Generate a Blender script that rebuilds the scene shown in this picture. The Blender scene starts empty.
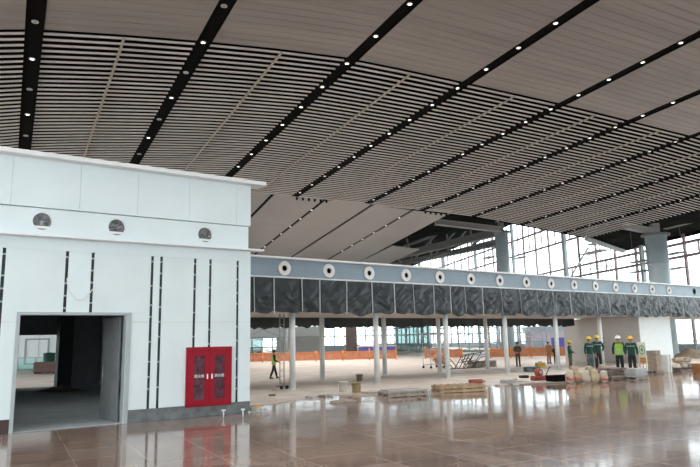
import bpy, bmesh, math, random
from mathutils import Vector, Matrix, noise
random.seed(7)
scene = bpy.context.scene
COL = scene.collection
R = math.radians
ORD = ['zeroth', 'first', 'second', 'third', 'fourth', 'fifth', 'sixth', 'seventh', 'eighth', 'ninth', 'tenth', 'eleventh',
       'twelfth', 'thirteenth', 'fourteenth', 'fifteenth', 'sixteenth', 'seventeenth', 'eighteenth', 'nineteenth', 'twentieth']

# ------------------------------------------------------------------ camera
FPX, CAMH, TH, RHO = 623.9, 2.1, R(9.70), R(1.19)
_u = Vector((0, -math.sin(TH), math.cos(TH)))
FWD = Vector((0, math.cos(TH), math.sin(TH)))
RT = Vector((math.cos(RHO), 0, 0)) - _u * math.sin(RHO)
UP = Vector((math.sin(RHO), 0, 0)) + _u * math.cos(RHO)
CAM = Vector((0, 0, CAMH))
cam = bpy.data.cameras.new('camera')
cam.sensor_width = 36
cam.lens = 36 * FPX / 700
cam.clip_end = 1000
co = bpy.data.objects.new('camera', cam)
COL.objects.link(co)
m = Matrix((RT, UP, -FWD)).transposed().to_4x4()
m.translation = CAM
co.matrix_world = m
scene.camera = co


def ray(x, y):
    return FWD * FPX + RT * (x - 350) + UP * (233.5 - y)


def flo(x, y, z=0.0):
    d = ray(x, y)
    return CAM + d * ((z - CAMH) / d.z)


def atY(x, y, Y):
    d = ray(x, y)
    return CAM + d * (Y / d.y)


# ------------------------------------------------------------------ materials
def new_mat(name):
    mt = bpy.data.materials.new(name)
    mt.use_nodes = True
    nt = mt.node_tree
    b = nt.nodes['Principled BSDF']
    return mt, nt, b


def mat(name, col, rough=0.6, metal=0.0, var=0.08, scale=3.0, bump=0.0, bscale=20.0, spec=0.5, rvar=0.0, stretch=None):
    mt, nt, b = new_mat(name)
    b.inputs['Roughness'].default_value = rough
    b.inputs['Metallic'].default_value = metal
    b.inputs['Specular IOR Level'].default_value = spec
    tc = nt.nodes.new('ShaderNodeTexCoord')
    nz = nt.nodes.new('ShaderNodeTexNoise')
    nz.inputs['Scale'].default_value = scale
    nz.inputs['Detail'].default_value = 5
    if stretch:
        ms_ = nt.nodes.new('ShaderNodeMapping')
        ms_.inputs['Scale'].default_value = stretch
        nt.links.new(tc.outputs['Object'], ms_.inputs['Vector'])
        nt.links.new(ms_.outputs['Vector'], nz.inputs['Vector'])
    else:
        nt.links.new(tc.outputs['Object'], nz.inputs['Vector'])
    rp = nt.nodes.new('ShaderNodeValToRGB')
    e = rp.color_ramp.elements
    e[0].position, e[1].position = 0.3, 0.7
    e[0].color = (*[c * (1 - var) for c in col], 1)
    e[1].color = (*[min(1, c * (1 + var)) for c in col], 1)
    nt.links.new(nz.outputs['Fac'], rp.inputs['Fac'])
    nt.links.new(rp.outputs['Color'], b.inputs['Base Color'])
    if rvar:
        mr = nt.nodes.new('ShaderNodeMapRange')
        mr.inputs['To Min'].default_value = max(0, rough - rvar)
        mr.inputs['To Max'].default_value = rough + rvar
        nt.links.new(nz.outputs['Fac'], mr.inputs['Value'])
        nt.links.new(mr.outputs['Result'], b.inputs['Roughness'])
    if bump:
        n2 = nt.nodes.new('ShaderNodeTexNoise')
        n2.inputs['Scale'].default_value = bscale
        n2.inputs['Detail'].default_value = 4
        nt.links.new(tc.outputs['Object'], n2.inputs['Vector'])
        bp = nt.nodes.new('ShaderNodeBump')
        bp.inputs['Strength'].default_value = bump
        bp.inputs['Distance'].default_value = 0.02
        nt.links.new(n2.outputs['Fac'], bp.inputs['Height'])
        nt.links.new(bp.outputs['Normal'], b.inputs['Normal'])
    return mt


def emit(name, col, s):
    mt, nt, b = new_mat(name)
    b.inputs['Base Color'].default_value = (*col, 1)
    b.inputs['Emission Color'].default_value = (*col, 1)
    b.inputs['Emission Strength'].default_value = s
    tc = nt.nodes.new('ShaderNodeTexCoord')
    return mt


def glass(name, tint, refl=0.05):
    mt = bpy.data.materials.new(name)
    mt.use_nodes = True
    nt = mt.node_tree
    nt.nodes.clear()
    out = nt.nodes.new('ShaderNodeOutputMaterial')
    tr = nt.nodes.new('ShaderNodeBsdfTransparent')
    tr.inputs['Color'].default_value = (*tint, 1)
    gl = nt.nodes.new('ShaderNodeBsdfGlossy')
    gl.inputs['Roughness'].default_value = 0.03
    mx = nt.nodes.new('ShaderNodeMixShader')
    mx.inputs['Fac'].default_value = refl
    nt.links.new(tr.outputs[0], mx.inputs[1])
    nt.links.new(gl.outputs[0], mx.inputs[2])
    nt.links.new(mx.outputs[0], out.inputs['Surface'])
    return mt


M = {}
M['panel'] = mat('white_wall_panel', (.735, .825, .845), .42, var=.035, scale=.7)
M['panel_dusty'] = mat('dusty_white_panel', (.72, .80, .815), .5, var=.05, scale=.5)
M['trim'] = mat('white_painted_metal', (.8, .82, .82), .4, var=.03)
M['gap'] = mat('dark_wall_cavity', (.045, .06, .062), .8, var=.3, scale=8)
M['frame'] = mat('grey_aluminium_frame', (.42, .46, .47), .4, .3, var=.05)
M['dullleaf'] = mat('dull_grey_door_leaf', (.17, .18, .18), .6, var=.15)
M['marble_grey'] = mat('grey_marble_skirting', (.13, .145, .15), .3, var=.35, scale=4)
M['maroon'] = mat('dark_maroon_skirting', (.06, .03, .035), .4, var=.2)
M['red'] = mat('red_enamel', (.30, .006, .02), .4, var=.08, spec=.25)
M['darkglass'] = mat('dark_cabinet_glass', (.09, .03, .045), .12, var=.6, scale=9)
M['white'] = mat('white_plastic', (.85, .85, .84), .5, var=.02)
M['black'] = mat('black_paint', (.0045, .0045, .0045), .9, var=.2, spec=.08)
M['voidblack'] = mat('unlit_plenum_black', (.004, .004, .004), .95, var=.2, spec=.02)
M['slat'] = mat('grey_slat', (.66, .61, .57), .5, var=.06, scale=.6)
M['ceil'] = mat('taupe_ceiling_plank', (.27, .243, .23), .5, var=.13, scale=1.0, stretch=(.12, 1.6, .1))
M['ceil_joint'] = mat('tan_ceiling_joint', (.42, .36, .31), .55, var=.1)
M['lowpanel'] = mat('smooth_grey_soffit', (.275, .263, .258), .45, var=.05, scale=.2)
M['beam'] = mat('blue_grey_fascia', (.265, .345, .41), .42, var=.05, scale=.8)
M['soffit'] = mat('beige_soffit', (.60, .55, .50), .7, var=.05)
M['column'] = mat('pale_steel_column', (.74, .77, .76), .45, var=.05, scale=2)
M['bigcol'] = mat('blue_grey_steel_column', (.43, .51, .55), .4, var=.10, scale=.8)
M['girder'] = mat('grey_steel_girder', (.17, .17, .165), .8, var=.15, spec=.1)
M['girder_pale'] = mat('pale_primed_steel', (.30, .30, .29), .6, var=.1)
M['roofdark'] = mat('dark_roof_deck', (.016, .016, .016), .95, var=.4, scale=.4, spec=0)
M['mullion'] = mat('rust_grey_mullion', (.26, .18, .18), .6, var=.2)
M['mullion_grey'] = mat('grey_mullion', (.30, .33, .34), .5, var=.1)
M['glass'] = glass('clear_glass', (.96, .98, .98))
M['greenglass'] = glass('greenish_glass', (.36, .43, .425))
M['railglass'] = glass('railing_glass', (.62, .8, .78))
M['foil'] = mat('crumpled_foil', (.20, .21, .22), .28, .9, var=.3, scale=14, bump=1.0, bscale=16)
M['netting'] = mat('orange_safety_netting', (.50, .21, .115), .8, var=.18, scale=3)
M['orange'] = mat('orange_post', (.70, .25, .05), .6, var=.1)
M['scaf'] = mat('galvanised_tube', (.42, .44, .45), .4, .5, var=.15)
M['scaf_dark'] = mat('weathered_scaffold_tube', (.13, .11, .11), .6, .1, var=.3)
M['wood'] = mat('pale_pallet_wood', (.40, .29, .18), .8, var=.25, scale=6)
M['oldwood'] = mat('weathered_grey_wood', (.30, .26, .22), .85, var=.25, scale=6)
M['stone'] = mat('pale_stone_slab', (.40, .41, .41), .5, var=.12, scale=5)
M['darkstone'] = mat('dark_brown_slab', (.16, .12, .10), .6, var=.3, scale=5)
M['brownstone'] = mat('brown_stone_cladding', (.17, .13, .115), .5, var=.25, scale=2)
M['sack'] = mat('white_paper_sack', (.50, .44, .36), .8, var=.12, scale=5)
M['sack2'] = mat('yellowish_paper_sack', (.46, .38, .24), .85, var=.2, scale=6)
M['sackred'] = mat('red_print_on_sack', (.50, .10, .07), .8, var=.2, scale=8)
M['sand'] = mat('sand_coloured_sack', (.38, .30, .22), .85, var=.2, scale=5)
M['bucketw'] = mat('white_bucket_plastic', (.66, .66, .62), .5, var=.08)
M['buckett'] = mat('tan_bucket_plastic', (.42, .33, .17), .55, var=.12)
M['bucketb'] = mat('brown_bucket_plastic', (.26, .19, .16), .6, var=.12)
M['dust'] = mat('dusty_concrete', (.47, .42, .36), .9, var=.15, scale=2)
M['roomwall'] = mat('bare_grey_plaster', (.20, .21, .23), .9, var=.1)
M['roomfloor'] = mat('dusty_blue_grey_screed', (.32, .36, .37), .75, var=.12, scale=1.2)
M['kiosk'] = mat('kiosk_shade_and_beige_plaster', (.52, .50, .475), .8, var=.05, scale=.8)  # kiosk side's shade put into the colour; own tone of the back wall
M['kioskwhite'] = mat('white_kiosk_panel', (.76, .80, .79), .55, var=.03)
M['blue'] = mat('blue_violet_hoarding', (.13, .12, .42), .5, var=.15)
M['crate'] = mat('red_brown_crate', (.12, .06, .045), .7, var=.2)
M['green'] = mat('dark_green_cloth', (.009, .065, .045), .85, var=.2, scale=9)
M['navy'] = mat('near_black_trousers', (.018, .022, .028), .9, var=.2)
M['olive'] = mat('faded_olive_cloth', (.10, .08, .05), .9, var=.2)
M['tanwear'] = mat('ochre_work_clothes', (.40, .20, .10), .9, var=.15)
M['greytrs'] = mat('grey_green_trousers', (.09, .13, .13), .9, var=.2)
M['vest'] = mat('hi_vis_yellow_green', (.30, .58, .06), .7, var=.08)
M['silver'] = mat('reflective_silver_tape', (.40, .43, .40), .45, .1, var=.05)
M['skin'] = mat('skin', (.42, .25, .17), .55, var=.06)
M['hair'] = mat('black_hair', (.012, .011, .01), .6, var=.1)
M['eye'] = mat('dark_eye', (.02, .015, .012), .3, var=.05)
M['boot'] = mat('black_boot', (.02, .02, .02), .6, var=.2)
M['helmy'] = mat('yellow_helmet', (.80, .50, .03), .35, var=.03)
M['helmw'] = mat('white_helmet', (.85, .86, .86), .35, var=.02)
M['helmdark'] = mat('dark_cap', (.05, .04, .035), .7, var=.1)
M['rubber'] = mat('black_rubber', (.02, .02, .02), .8, var=.2)
M['signcream'] = mat('cream_sign_board', (.66, .67, .54), .6, var=.06)
M['signgreen'] = mat('green_sign_print', (.10, .32, .16), .6, var=.06)
M['signyel'] = mat('yellow_sign_band', (.78, .62, .20), .6, var=.06)
M['signred'] = mat('red_sign_print', (.55, .08, .06), .6, var=.06)
M['hose'] = mat('pale_cable', (.70, .72, .72), .5, var=.05)
M['machred'] = mat('red_machine_paint', (.30, .06, .04), .6, var=.3)
M['yellow'] = mat('yellow_paint', (.70, .42, .05), .5, var=.1)
M['bucko'] = mat('orange_brown_bucket', (.50, .25, .10), .6, var=.1)
M['lamp'] = emit('lit_downlight_lens', (1, .97, .92), 7)
M['lampoff'] = mat('unlit_downlight_lens', (.35, .35, .35), .2, var=.02)
M['lampring'] = mat('downlight_trim_ring', (.55, .55, .54), .4, var=.03)
M['screen'] = emit('lit_pink_screen', (1, .70, .88), .85)

# tarpaulin: glossy wrinkled black plastic
M['tarp'] = mat('black_plastic_tarpaulin', (.024, .031, .036), .40, var=.3, scale=2.5, bump=.7, bscale=9, spec=.42)
M['tarpback'] = mat('dull_black_tarpaulin', (.03, .033, .036), .6, var=.3, scale=2)
M['batten'] = mat('grey_batten', (.46, .51, .53), .5, var=.1)


def floor_material():
    mt, nt, b = new_mat('polished_marble_tiles_with_dust')
    N, L = nt.nodes.new, nt.links.new
    tc = N('ShaderNodeTexCoord')
    mp = N('ShaderNodeMapping')
    mp.inputs['Rotation'].default_value = (0, 0, -R(28.55))
    L(tc.outputs['Object'], mp.inputs['Vector'])
    br = N('ShaderNodeTexBrick')
    br.offset = 0
    br.inputs['Scale'].default_value = 1.0
    br.inputs['Brick Width'].default_value = 1.2
    br.inputs['Row Height'].default_value = 1.2
    br.inputs['Mortar Size'].default_value = .013
    br.inputs['Mortar Smooth'].default_value = .3
    br.inputs['Bias'].default_value = 0
    br.inputs['Color1'].default_value = (.205, .138, .108, 1)
    br.inputs['Color2'].default_value = (.265, .188, .152, 1)
    br.inputs['Mortar'].default_value = (.39, .315, .27, 1)
    L(mp.outputs['Vector'], br.inputs['Vector'])
    n1 = N('ShaderNodeTexNoise')
    n1.inputs['Scale'].default_value = 1.3
    n1.inputs['Detail'].default_value = 8
    n1.inputs['Distortion'].default_value = 1.2
    L(mp.outputs['Vector'], n1.inputs['Vector'])
    mr = N('ShaderNodeMapRange')
    mr.inputs['From Min'].default_value = .3
    mr.inputs['From Max'].default_value = .7
    mr.inputs['To Min'].default_value = .72
    mr.inputs['To Max'].default_value = 1.3
    L(n1.outputs['Fac'], mr.inputs['Value'])
    mul = N('ShaderNodeVectorMath')
    mul.operation = 'SCALE'
    L(br.outputs['Color'], mul.inputs[0])
    L(mr.outputs['Result'], mul.inputs['Scale'])
    # distance from the canopy line -> building dust beyond it
    mp2 = N('ShaderNodeMapping')
    mp2.vector_type = 'TEXTURE'
    mp2.inputs['Location'].default_value = (-2.74, 28.17, 0)
    mp2.inputs['Rotation'].default_value = (0, 0, R(36.1))
    L(tc.outputs['Object'], mp2.inputs['Vector'])
    sx = N('ShaderNodeSeparateXYZ')
    L(mp2.outputs['Vector'], sx.inputs['Vector'])
    n2 = N('ShaderNodeTexNoise')
    n2.inputs['Scale'].default_value = .35
    n2.inputs['Detail'].default_value = 6
    L(tc.outputs['Object'], n2.inputs['Vector'])
    ma = N('ShaderNodeMath')
    ma.operation = 'MULTIPLY_ADD'
    ma.inputs[1].default_value = 7.0
    L(n2.outputs['Fac'], ma.inputs[0])
    L(sx.outputs['Y'], ma.inputs[2])
    dm = N('ShaderNodeMapRange')
    dm.inputs['From Min'].default_value = -3.0
    dm.inputs['From Max'].default_value = 0.6
    L(ma.outputs['Value'], dm.inputs['Value'])
    n3 = N('ShaderNodeTexNoise')
    n3.inputs['Scale'].default_value = .8
    n3.inputs['Detail'].default_value = 7
    L(tc.outputs['Object'], n3.inputs['Vector'])
    cr = N('ShaderNodeValToRGB')
    e = cr.color_ramp.elements
    e[0].position, e[1].position = .3, .72
    e[0].color = (.56, .46, .385, 1)
    e[1].color = (.76, .69, .62, 1)
    L(n3.outputs['Fac'], cr.inputs['Fac'])
    mx = N('ShaderNodeMix')
    mx.data_type = 'RGBA'
    L(dm.outputs['Result'], mx.inputs['Factor'])
    L(mul.outputs['Vector'], mx.inputs[6])
    L(cr.outputs['Color'], mx.inputs[7])
    # thin film of dust on the polished part
    n4 = N('ShaderNodeTexNoise')
    n4.inputs['Scale'].default_value = .45
    n4.inputs['Detail'].default_value = 5
    L(tc.outputs['Object'], n4.inputs['Vector'])
    rr = N('ShaderNodeMapRange')
    rr.inputs['From Min'].default_value = .35
    rr.inputs['From Max'].default_value = .7
    rr.inputs['To Min'].default_value = .06
    rr.inputs['To Max'].default_value = .15
    L(n4.outputs['Fac'], rr.inputs['Value'])
    rm = N('ShaderNodeMix')
    rm.data_type = 'FLOAT'
    L(dm.outputs['Result'], rm.inputs['Factor'])
    L(rr.outputs['Result'], rm.inputs[2])
    rm.inputs[3].default_value = .48
    L(mx.outputs[2], b.inputs['Base Color'])
    L(rm.outputs[0], b.inputs['Roughness'])
    b.inputs['IOR'].default_value = 1.5
    return mt


M['floor'] = floor_material()


# ------------------------------------------------------------------ mesh building
class MB:
    def __init__(s):
        s.bm = bmesh.new()

    def face(s, pts):
        vs = [s.bm.verts.new(Vector(p)) for p in pts]
        return s.bm.faces.new(vs)

    def box(s, x0, x1, y0, y1, z0, z1, mx=None, bev=0.0):
        b2 = bmesh.new()
        bmesh.ops.create_cube(b2, size=1)
        for v in b2.verts:
            v.co = Vector((x0 + (v.co.x + .5) * (x1 - x0), y0 + (v.co.y + .5) * (y1 - y0), z0 + (v.co.z + .5) * (z1 - z0)))
        if bev:
            bmesh.ops.bevel(b2, geom=b2.edges[:], offset=bev, segments=1, affect='EDGES')
        s._merge(b2, mx)
        return s

    def _merge(s, b2, mx=None):
        if mx is not None:
            bmesh.ops.transform(b2, matrix=mx, verts=b2.verts)
        mp = {v: s.bm.verts.new(v.co) for v in b2.verts}
        for f in b2.faces:
            try:
                nf = s.bm.faces.new([mp[v] for v in f.verts])
                nf.smooth = f.smooth
            except ValueError:
                pass
        b2.free()

    def tube(s, p0, p1, r, n=10, r1=None, cap=True):
        p0, p1 = Vector(p0), Vector(p1)
        d = (p1 - p0)
        if d.length < 1e-6:
            return s
        q = d.to_track_quat('Z', 'Y').to_matrix()
        r1 = r if r1 is None else r1
        a = [s.bm.verts.new(p0 + q @ Vector((r * math.cos(2 * math.pi * i / n), r * math.sin(2 * math.pi * i / n), 0))) for i in range(n)]
        b = [s.bm.verts.new(p1 + q @ Vector((r1 * math.cos(2 * math.pi * i / n), r1 * math.sin(2 * math.pi * i / n), 0))) for i in range(n)]
        for i in range(n):
            f = s.bm.faces.new((a[i], a[(i + 1) % n], b[(i + 1) % n], b[i]))
            f.smooth = n > 6
        if cap:
            s.bm.faces.new(a[::-1])
            s.bm.faces.new(b)
        return s

    def bar(s, p0, p1, w, h):
        p0, p1 = Vector(p0), Vector(p1)
        d = p1 - p0
        q = d.to_track_quat('Z', 'Y').to_matrix().to_4x4()
        q.translation = p0
        return s.box(-w / 2, w / 2, -h / 2, h / 2, 0, d.length, q)

    def path(s, pts, r, n=8):
        for a, b in zip(pts, pts[1:]):
            s.tube(a, b, r, n)
        return s

    def lathe(s, prof, mx=None, n=24, close=False):
        b2 = bmesh.new()
        rings = []
        for r, z in prof:
            if r < 1e-6:
                rings.append([b2.verts.new((0, 0, z))])
            else:
                rings.append([b2.verts.new((r * math.cos(2 * math.pi * i / n), r * math.sin(2 * math.pi * i / n), z)) for i in range(n)])
        prs = list(zip(rings, rings[1:]))
        if close:
            prs.append((rings[-1], rings[0]))
        for A, B in prs:
            for i in range(n):
                j = (i + 1) % n
                if len(A) == 1 and len(B) == 1:
                    continue
                if len(A) == 1:
                    f = b2.faces.new((A[0], B[j], B[i]))
                elif len(B) == 1:
                    f = b2.faces.new((A[i], A[j], B[0]))
                else:
                    f = b2.faces.new((A[i], A[j], B[j], B[i]))
                f.smooth = True
        s._merge(b2, mx)
        return s

    def grid(s, fn, nu, nv, smooth=True):
        vs = [[s.bm.verts.new(Vector(fn(i / nu, j / nv))) for j in range(nv + 1)] for i in range(nu + 1)]
        for i in range(nu):
            for j in range(nv):
                f = s.bm.faces.new((vs[i][j], vs[i + 1][j], vs[i + 1][j + 1], vs[i][j + 1]))
                f.smooth = smooth
        return s

    def plate(s, outer, holes, y0, y1):
        """polygon in the x-z plane with holes, thick from y0 to y1"""
        b2 = bmesh.new()
        es = []
        for loop in [outer] + holes:
            vs = [b2.verts.new((x, y0, z)) for x, z in loop]
            es += [b2.edges.new((vs[i], vs[(i + 1) % len(vs)])) for i in range(len(vs))]
        bmesh.ops.triangle_fill(b2, use_beauty=True, use_dissolve=False, edges=es)
        ret = bmesh.ops.extrude_face_region(b2, geom=b2.faces[:])
        for v in ret['geom']:
            if isinstance(v, bmesh.types.BMVert):
                v.co.y = y1
        bmesh.ops.recalc_face_normals(b2, faces=b2.faces[:])
        s._merge(b2)
        return s

    def build(s, name, mt, parent=None, loc=None, rotz=0.0):
        bmesh.ops.recalc_face_normals(s.bm, faces=s.bm.faces[:])
        me = bpy.data.meshes.new(name)
        s.bm.to_mesh(me)
        s.bm.free()
        me.materials.append(mt)
        o = bpy.data.objects.new(name, me)
        COL.objects.link(o)
        if parent:
            o.parent = parent
        if loc is not None:
            o.location = loc
        o.rotation_euler.z = rotz
        return o


def tag(o, label, cat, group=None, kind=None):
    o['label'] = label
    o['category'] = cat
    if group:
        o['group'] = group
    if kind:
        o['kind'] = kind
    return o


def thing(name, label, cat, loc=(0, 0, 0), rotz=0.0, group=None):
    o = bpy.data.objects.new(name, None)
    COL.objects.link(o)
    o.empty_display_size = .3
    o.location = loc
    o.rotation_euler = (0, 0, rotz)
    return tag(o, label, cat, group)


def struct(name, loc=(0, 0, 0), rotz=0.0):
    o = bpy.data.objects.new(name, None)
    COL.objects.link(o)
    o.location = loc
    o.rotation_euler = (0, 0, rotz)
    o['kind'] = 'structure'
    return o


def smesh(mb, name, mt, **k):
    o = mb.build(name, mt, **k)
    o['kind'] = 'structure'
    return o


def text_part(name, body, size, mt, parent, loc, rot, depth=.004):
    cu = bpy.data.curves.new(name, 'FONT')
    cu.body = body
    cu.size = size
    cu.align_x = 'CENTER'
    cu.align_y = 'CENTER'
    cu.extrude = depth
    tmp = bpy.data.objects.new(name + '_tmp', cu)
    COL.objects.link(tmp)
    dg = bpy.context.evaluated_depsgraph_get()
    me = bpy.data.meshes.new_from_object(tmp.evaluated_get(dg))
    bpy.data.objects.remove(tmp)
    bpy.data.curves.remove(cu)
    me.materials.clear()
    me.materials.append(mt)
    me.name = name
    o = bpy.data.objects.new(name, me)
    COL.objects.link(o)
    o.parent = parent
    o.location = loc
    o.rotation_euler = rot
    return o


def lerp_table(tab, x):
    if x <= tab[0][0]:
        (a, za), (b, zb) = tab[0], tab[1]
        return za + (x - a) * (zb - za) / (b - a)
    for (a, za), (b, zb) in zip(tab, tab[1:]):
        if x <= b:
            return za + (x - a) * (zb - za) / (b - a)
    (a, za), (b, zb) = tab[-2], tab[-1]
    return za + (x - a) * (zb - za) / (b - a)


# ------------------------------------------------------------------ frames of reference in the hall
RW = R(34)
W0 = Vector((-3.15, 19.54, 0))          # right corner of the white block
dW = Vector((math.cos(RW), math.sin(RW), 0))
nW = Vector((-dW.y, dW.x, 0))
RB = R(36.1)
B0 = Vector((-2.74, 28.17, 0))          # canopy beam
dB = Vector((math.cos(RB), math.sin(RB), 0))
nB = Vector((-dB.y, dB.x, 0))
RC = R(28.55)                           # ceiling axes
RF = R(10.9)                            # side facade
F0 = Vector((38.06, 71.74, 0))
dF = Vector((-math.sin(RF), math.cos(RF), 0))


def inB(x, y, z=0.0):
    """pixel on the floor -> (u, n) in the canopy frame"""
    P = flo(x, y, z) - B0
    return P.dot(dB), P.dot(nB)


RWW = 5.0
# ------------------------------------------------------------------ floor
mb = MB()
mb.box(-90, 110, -25, 240, -.3, 0)
smesh(mb, 'floor', M['floor'])

# ------------------------------------------------------------------ left white block (a room inside the hall)
wall = struct('wall_left', W0, RW)
UL = -20.0
D0, D1_, DT = -6.46, -3.62, 2.98       # door hole
# backing
MB().plate([(UL, 0), (D0, 0), (D0, DT), (D1_, DT), (D1_, 0), (-.02, 0), (-.02, 5.0), (UL, 5.0)], [], .06, .28).build('wall_backing', M['gap'], wall)
gaps = [-16.5, -15.9, -13.2, -12.6, -9.9, -9.4, -6.83, -5.34, -4.69, -3.07, -2.81, -1.8, -1.32, -.43]
edges = [UL] + gaps + [.0]
hg = .04
for i, (a, b) in enumerate(zip(edges, edges[1:])):
    a2 = a + (hg if i else 0)
    b2 = b - (hg if i < len(edges) - 2 else 0)
    mbp = MB()
    zt, zb = 4.61, .34
    zj = 2.72
    def piece(x0, x1, z0, z1):
        if x1 - x0 > .02 and z1 - z0 > .02:
            mbp.box(x0, x1, 0, .055, z0, z1, bev=.006)
    if b2 <= D0 or a2 >= D1_:
        piece(a2, b2, zb, zj - .0015)
        piece(a2, b2, zj + .0015, zt)
    else:
        piece(a2, b2, DT, zt)
        if a2 < D0:
            piece(a2, D0, zb, zj - .0015)
            piece(a2, D0, zj + .0015, DT)
        if b2 > D1_:
            piece(D1_, b2, zb, zj - .0015)
            piece(D1_, b2, zj + .0015, DT)
    mbp.build('wall_panel', M['panel_dusty'] if i % 2 else M['panel'], wall)
# fixing clips bridging the open joints
mc = MB()
for g in gaps:
    z = 4.45
    while z > 0.5:
        if not (D0 < g < D1_ and z < 3.05) and not (-2.1 < g < -.6 and z < 2.05):
            mc.box(g - hg - .005, g + hg + .005, .02, .05, z - .022, z + .022)
        z -= random.choice([.33, .42, .55, .7])
mc.build('joint_clips', M['frame'], wall)
# band over the joints, ledge, fascia with holes, cap
MB().box(UL, 0, 0, .06, 4.61, 4.93, bev=.005).build('top_band', M['panel'], wall)
MB().box(UL, .36, -.24, .06, 4.93, 4.985, bev=.008).build('ledge', M['trim'], wall)
VENTS = [(-6.01, 5.36), (-4.11, 5.36), (-1.52, 5.345)]
vr = .245


def circ(cx, cz, r, n=36):
    return [(cx + r * math.cos(2 * math.pi * i / n), cz + r * math.sin(2 * math.pi * i / n)) for i in range(n)]


MB().plate([(UL, 4.985), (-.1, 4.985), (-.1, 5.705), (UL, 5.705)], [circ(x, z, vr) for x, z in VENTS], -.03, .10).build('lower_fascia', M['panel'], wall)
mu = MB()
js = [UL, -15.6, -13.4, -11.2, -8.98, -6.78, -5.12, -3.57, -2.05, -.52, -.035]
for a, b in zip(js, js[1:]):
    mu.box(a + .002, b - .002, -.06, .08, 5.725, 7.04, bev=.004)
mu.build('upper_fascia', M['panel'], wall)
MB().box(UL, -.1, .08, .25, 4.985, 7.04).build('fascia_backing', M['panel_dusty'], wall)
MB().box(UL, .38, -.34, .3, 7.04, 7.165, bev=.012).build('cap', M['trim'], wall)
# skirting
MB().box(D1_, .0, -.015, .06, 0, .335, bev=.006).build('skirting', M['marble_grey'], wall)
o = MB().box(UL, D0, -.015, .06, 0, .335, bev=.006).build('skirting', M['maroon'], wall)
# return wall, roof and inner room
MB().box(-.28, -.02, .28, 20, 0, 7.0).build('return_wall', M['panel'], wall)
MB().box(UL, -.02, .25, 20, 6.85, 7.0).build('flat_roof', M['dust'], wall)
# door lining
dfm = MB()
dfm.box(D0, D0 + .09, -.03, .3, 0, DT - .06, bev=.006)
dfm.box(D1_ - .13, D1_, -.03, .3, 0, DT - .06, bev=.006)
dfm.box(D0, D1_, -.03, .3, DT - .075, DT, bev=.006)
door = struct('door_1', W0, RW)
dfm.build('door_frame', M['frame'], door)
lf = MB()
mxl = Matrix.Translation((D1_ - .16, .36, 0)) @ Matrix.Rotation(R(97.5), 4, 'Z')
lf.box(0, 1.25, 0, .05, .02, DT - .1, mxl, bev=.004)
leaf = lf.build('door_leaf', M['dullleaf'], door)
h2 = MB()
h2.tube(mxl @ Vector((1.12, .06, 1.0)), mxl @ Vector((1.12, .06, 1.5)), .015)
h2.build('pull_handle', M['scaf'], leaf)

# inner room
P = flo(90, 385) - W0
NB_ = P.dot(nW)
room = struct('wall_inner', W0, RW)
P1 = flo(57, 381) - W0
uo1 = ((flo(57, 383) - W0)).dot(dW)
# u on the back plane for a pixel column


def u_at(px, n):
    # intersect pixel column (at eye level) with plane n in the wall frame
    d = ray(px, 347)
    k = (n - (CAM - W0).dot(nW)) / d.dot(nW)
    return (CAM + d * k - W0).dot(dW), (CAM + d * k)


def z_at(px, py, n):
    d = ray(px, py)
    k = (n - (CAM - W0).dot(nW)) / d.dot(nW)
    return (CAM + d * k).z


ur, ul_ = u_at(57, NB_)[0], u_at(5, NB_)[0]
zt_ = z_at(40, 335, NB_)
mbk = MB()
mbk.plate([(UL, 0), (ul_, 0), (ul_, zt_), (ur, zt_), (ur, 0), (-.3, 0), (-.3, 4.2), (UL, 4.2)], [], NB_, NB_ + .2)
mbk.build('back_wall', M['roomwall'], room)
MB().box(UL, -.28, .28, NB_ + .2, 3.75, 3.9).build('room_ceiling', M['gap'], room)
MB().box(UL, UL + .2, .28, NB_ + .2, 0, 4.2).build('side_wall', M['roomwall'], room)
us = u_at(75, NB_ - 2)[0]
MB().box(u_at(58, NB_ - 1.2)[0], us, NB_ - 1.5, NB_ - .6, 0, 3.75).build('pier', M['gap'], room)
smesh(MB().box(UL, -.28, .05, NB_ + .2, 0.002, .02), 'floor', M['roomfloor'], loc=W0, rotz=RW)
rb = thing('rubble_heap', 'low dark heap of rubble on the floor inside the dark doorway room', 'rubble', W0 + dW * u_at(62, NB_ - 4)[0] + nW * (NB_ - 4) + Vector((0, 0, .02)))
mr_ = MB()
mr_.grid(lambda a, b: (1.3 * b * math.cos(2 * math.pi * a), .6 * b * math.sin(2 * math.pi * a), .22 * (1 - b) * (1 + 1.2 * noise.noise(Vector((5 * b * math.cos(2 * math.pi * a), 5 * b * math.sin(2 * math.pi * a), 3)))) + .004), 40, 12, False)
mr_.build('rubble', M['darkstone'], rb)

for k, du in enumerate((-.25, .35)):
    p = W0 + dW * (u_at(77, 5)[0] + du) + nW * 5
    t = thing('ceiling_lamp', 'small dim bare lamp under the ceiling of the dark doorway room, %s of two' % ('left', 'right')[k], 'lamp', (p.x, p.y, 3.75))
    MB().tube((0, 0, 0), (0, 0, -.22), .02, 8).build('stem', M['frame'], t)
    MB().lathe([(0, -.34), (.05, -.31), (.06, -.27), (.03, -.22), (0, -.22)], None, 14).build('bulb', M['lampoff'], t)
    L_ = bpy.data.lights.new('lamp_glow', 'POINT')
    L_.energy = 40
    L_.shadow_soft_size = .1
    lo = bpy.data.objects.new('lamp_glow', L_)
    COL.objects.link(lo)
    lo.location = (p.x, p.y, 3.3)

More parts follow.
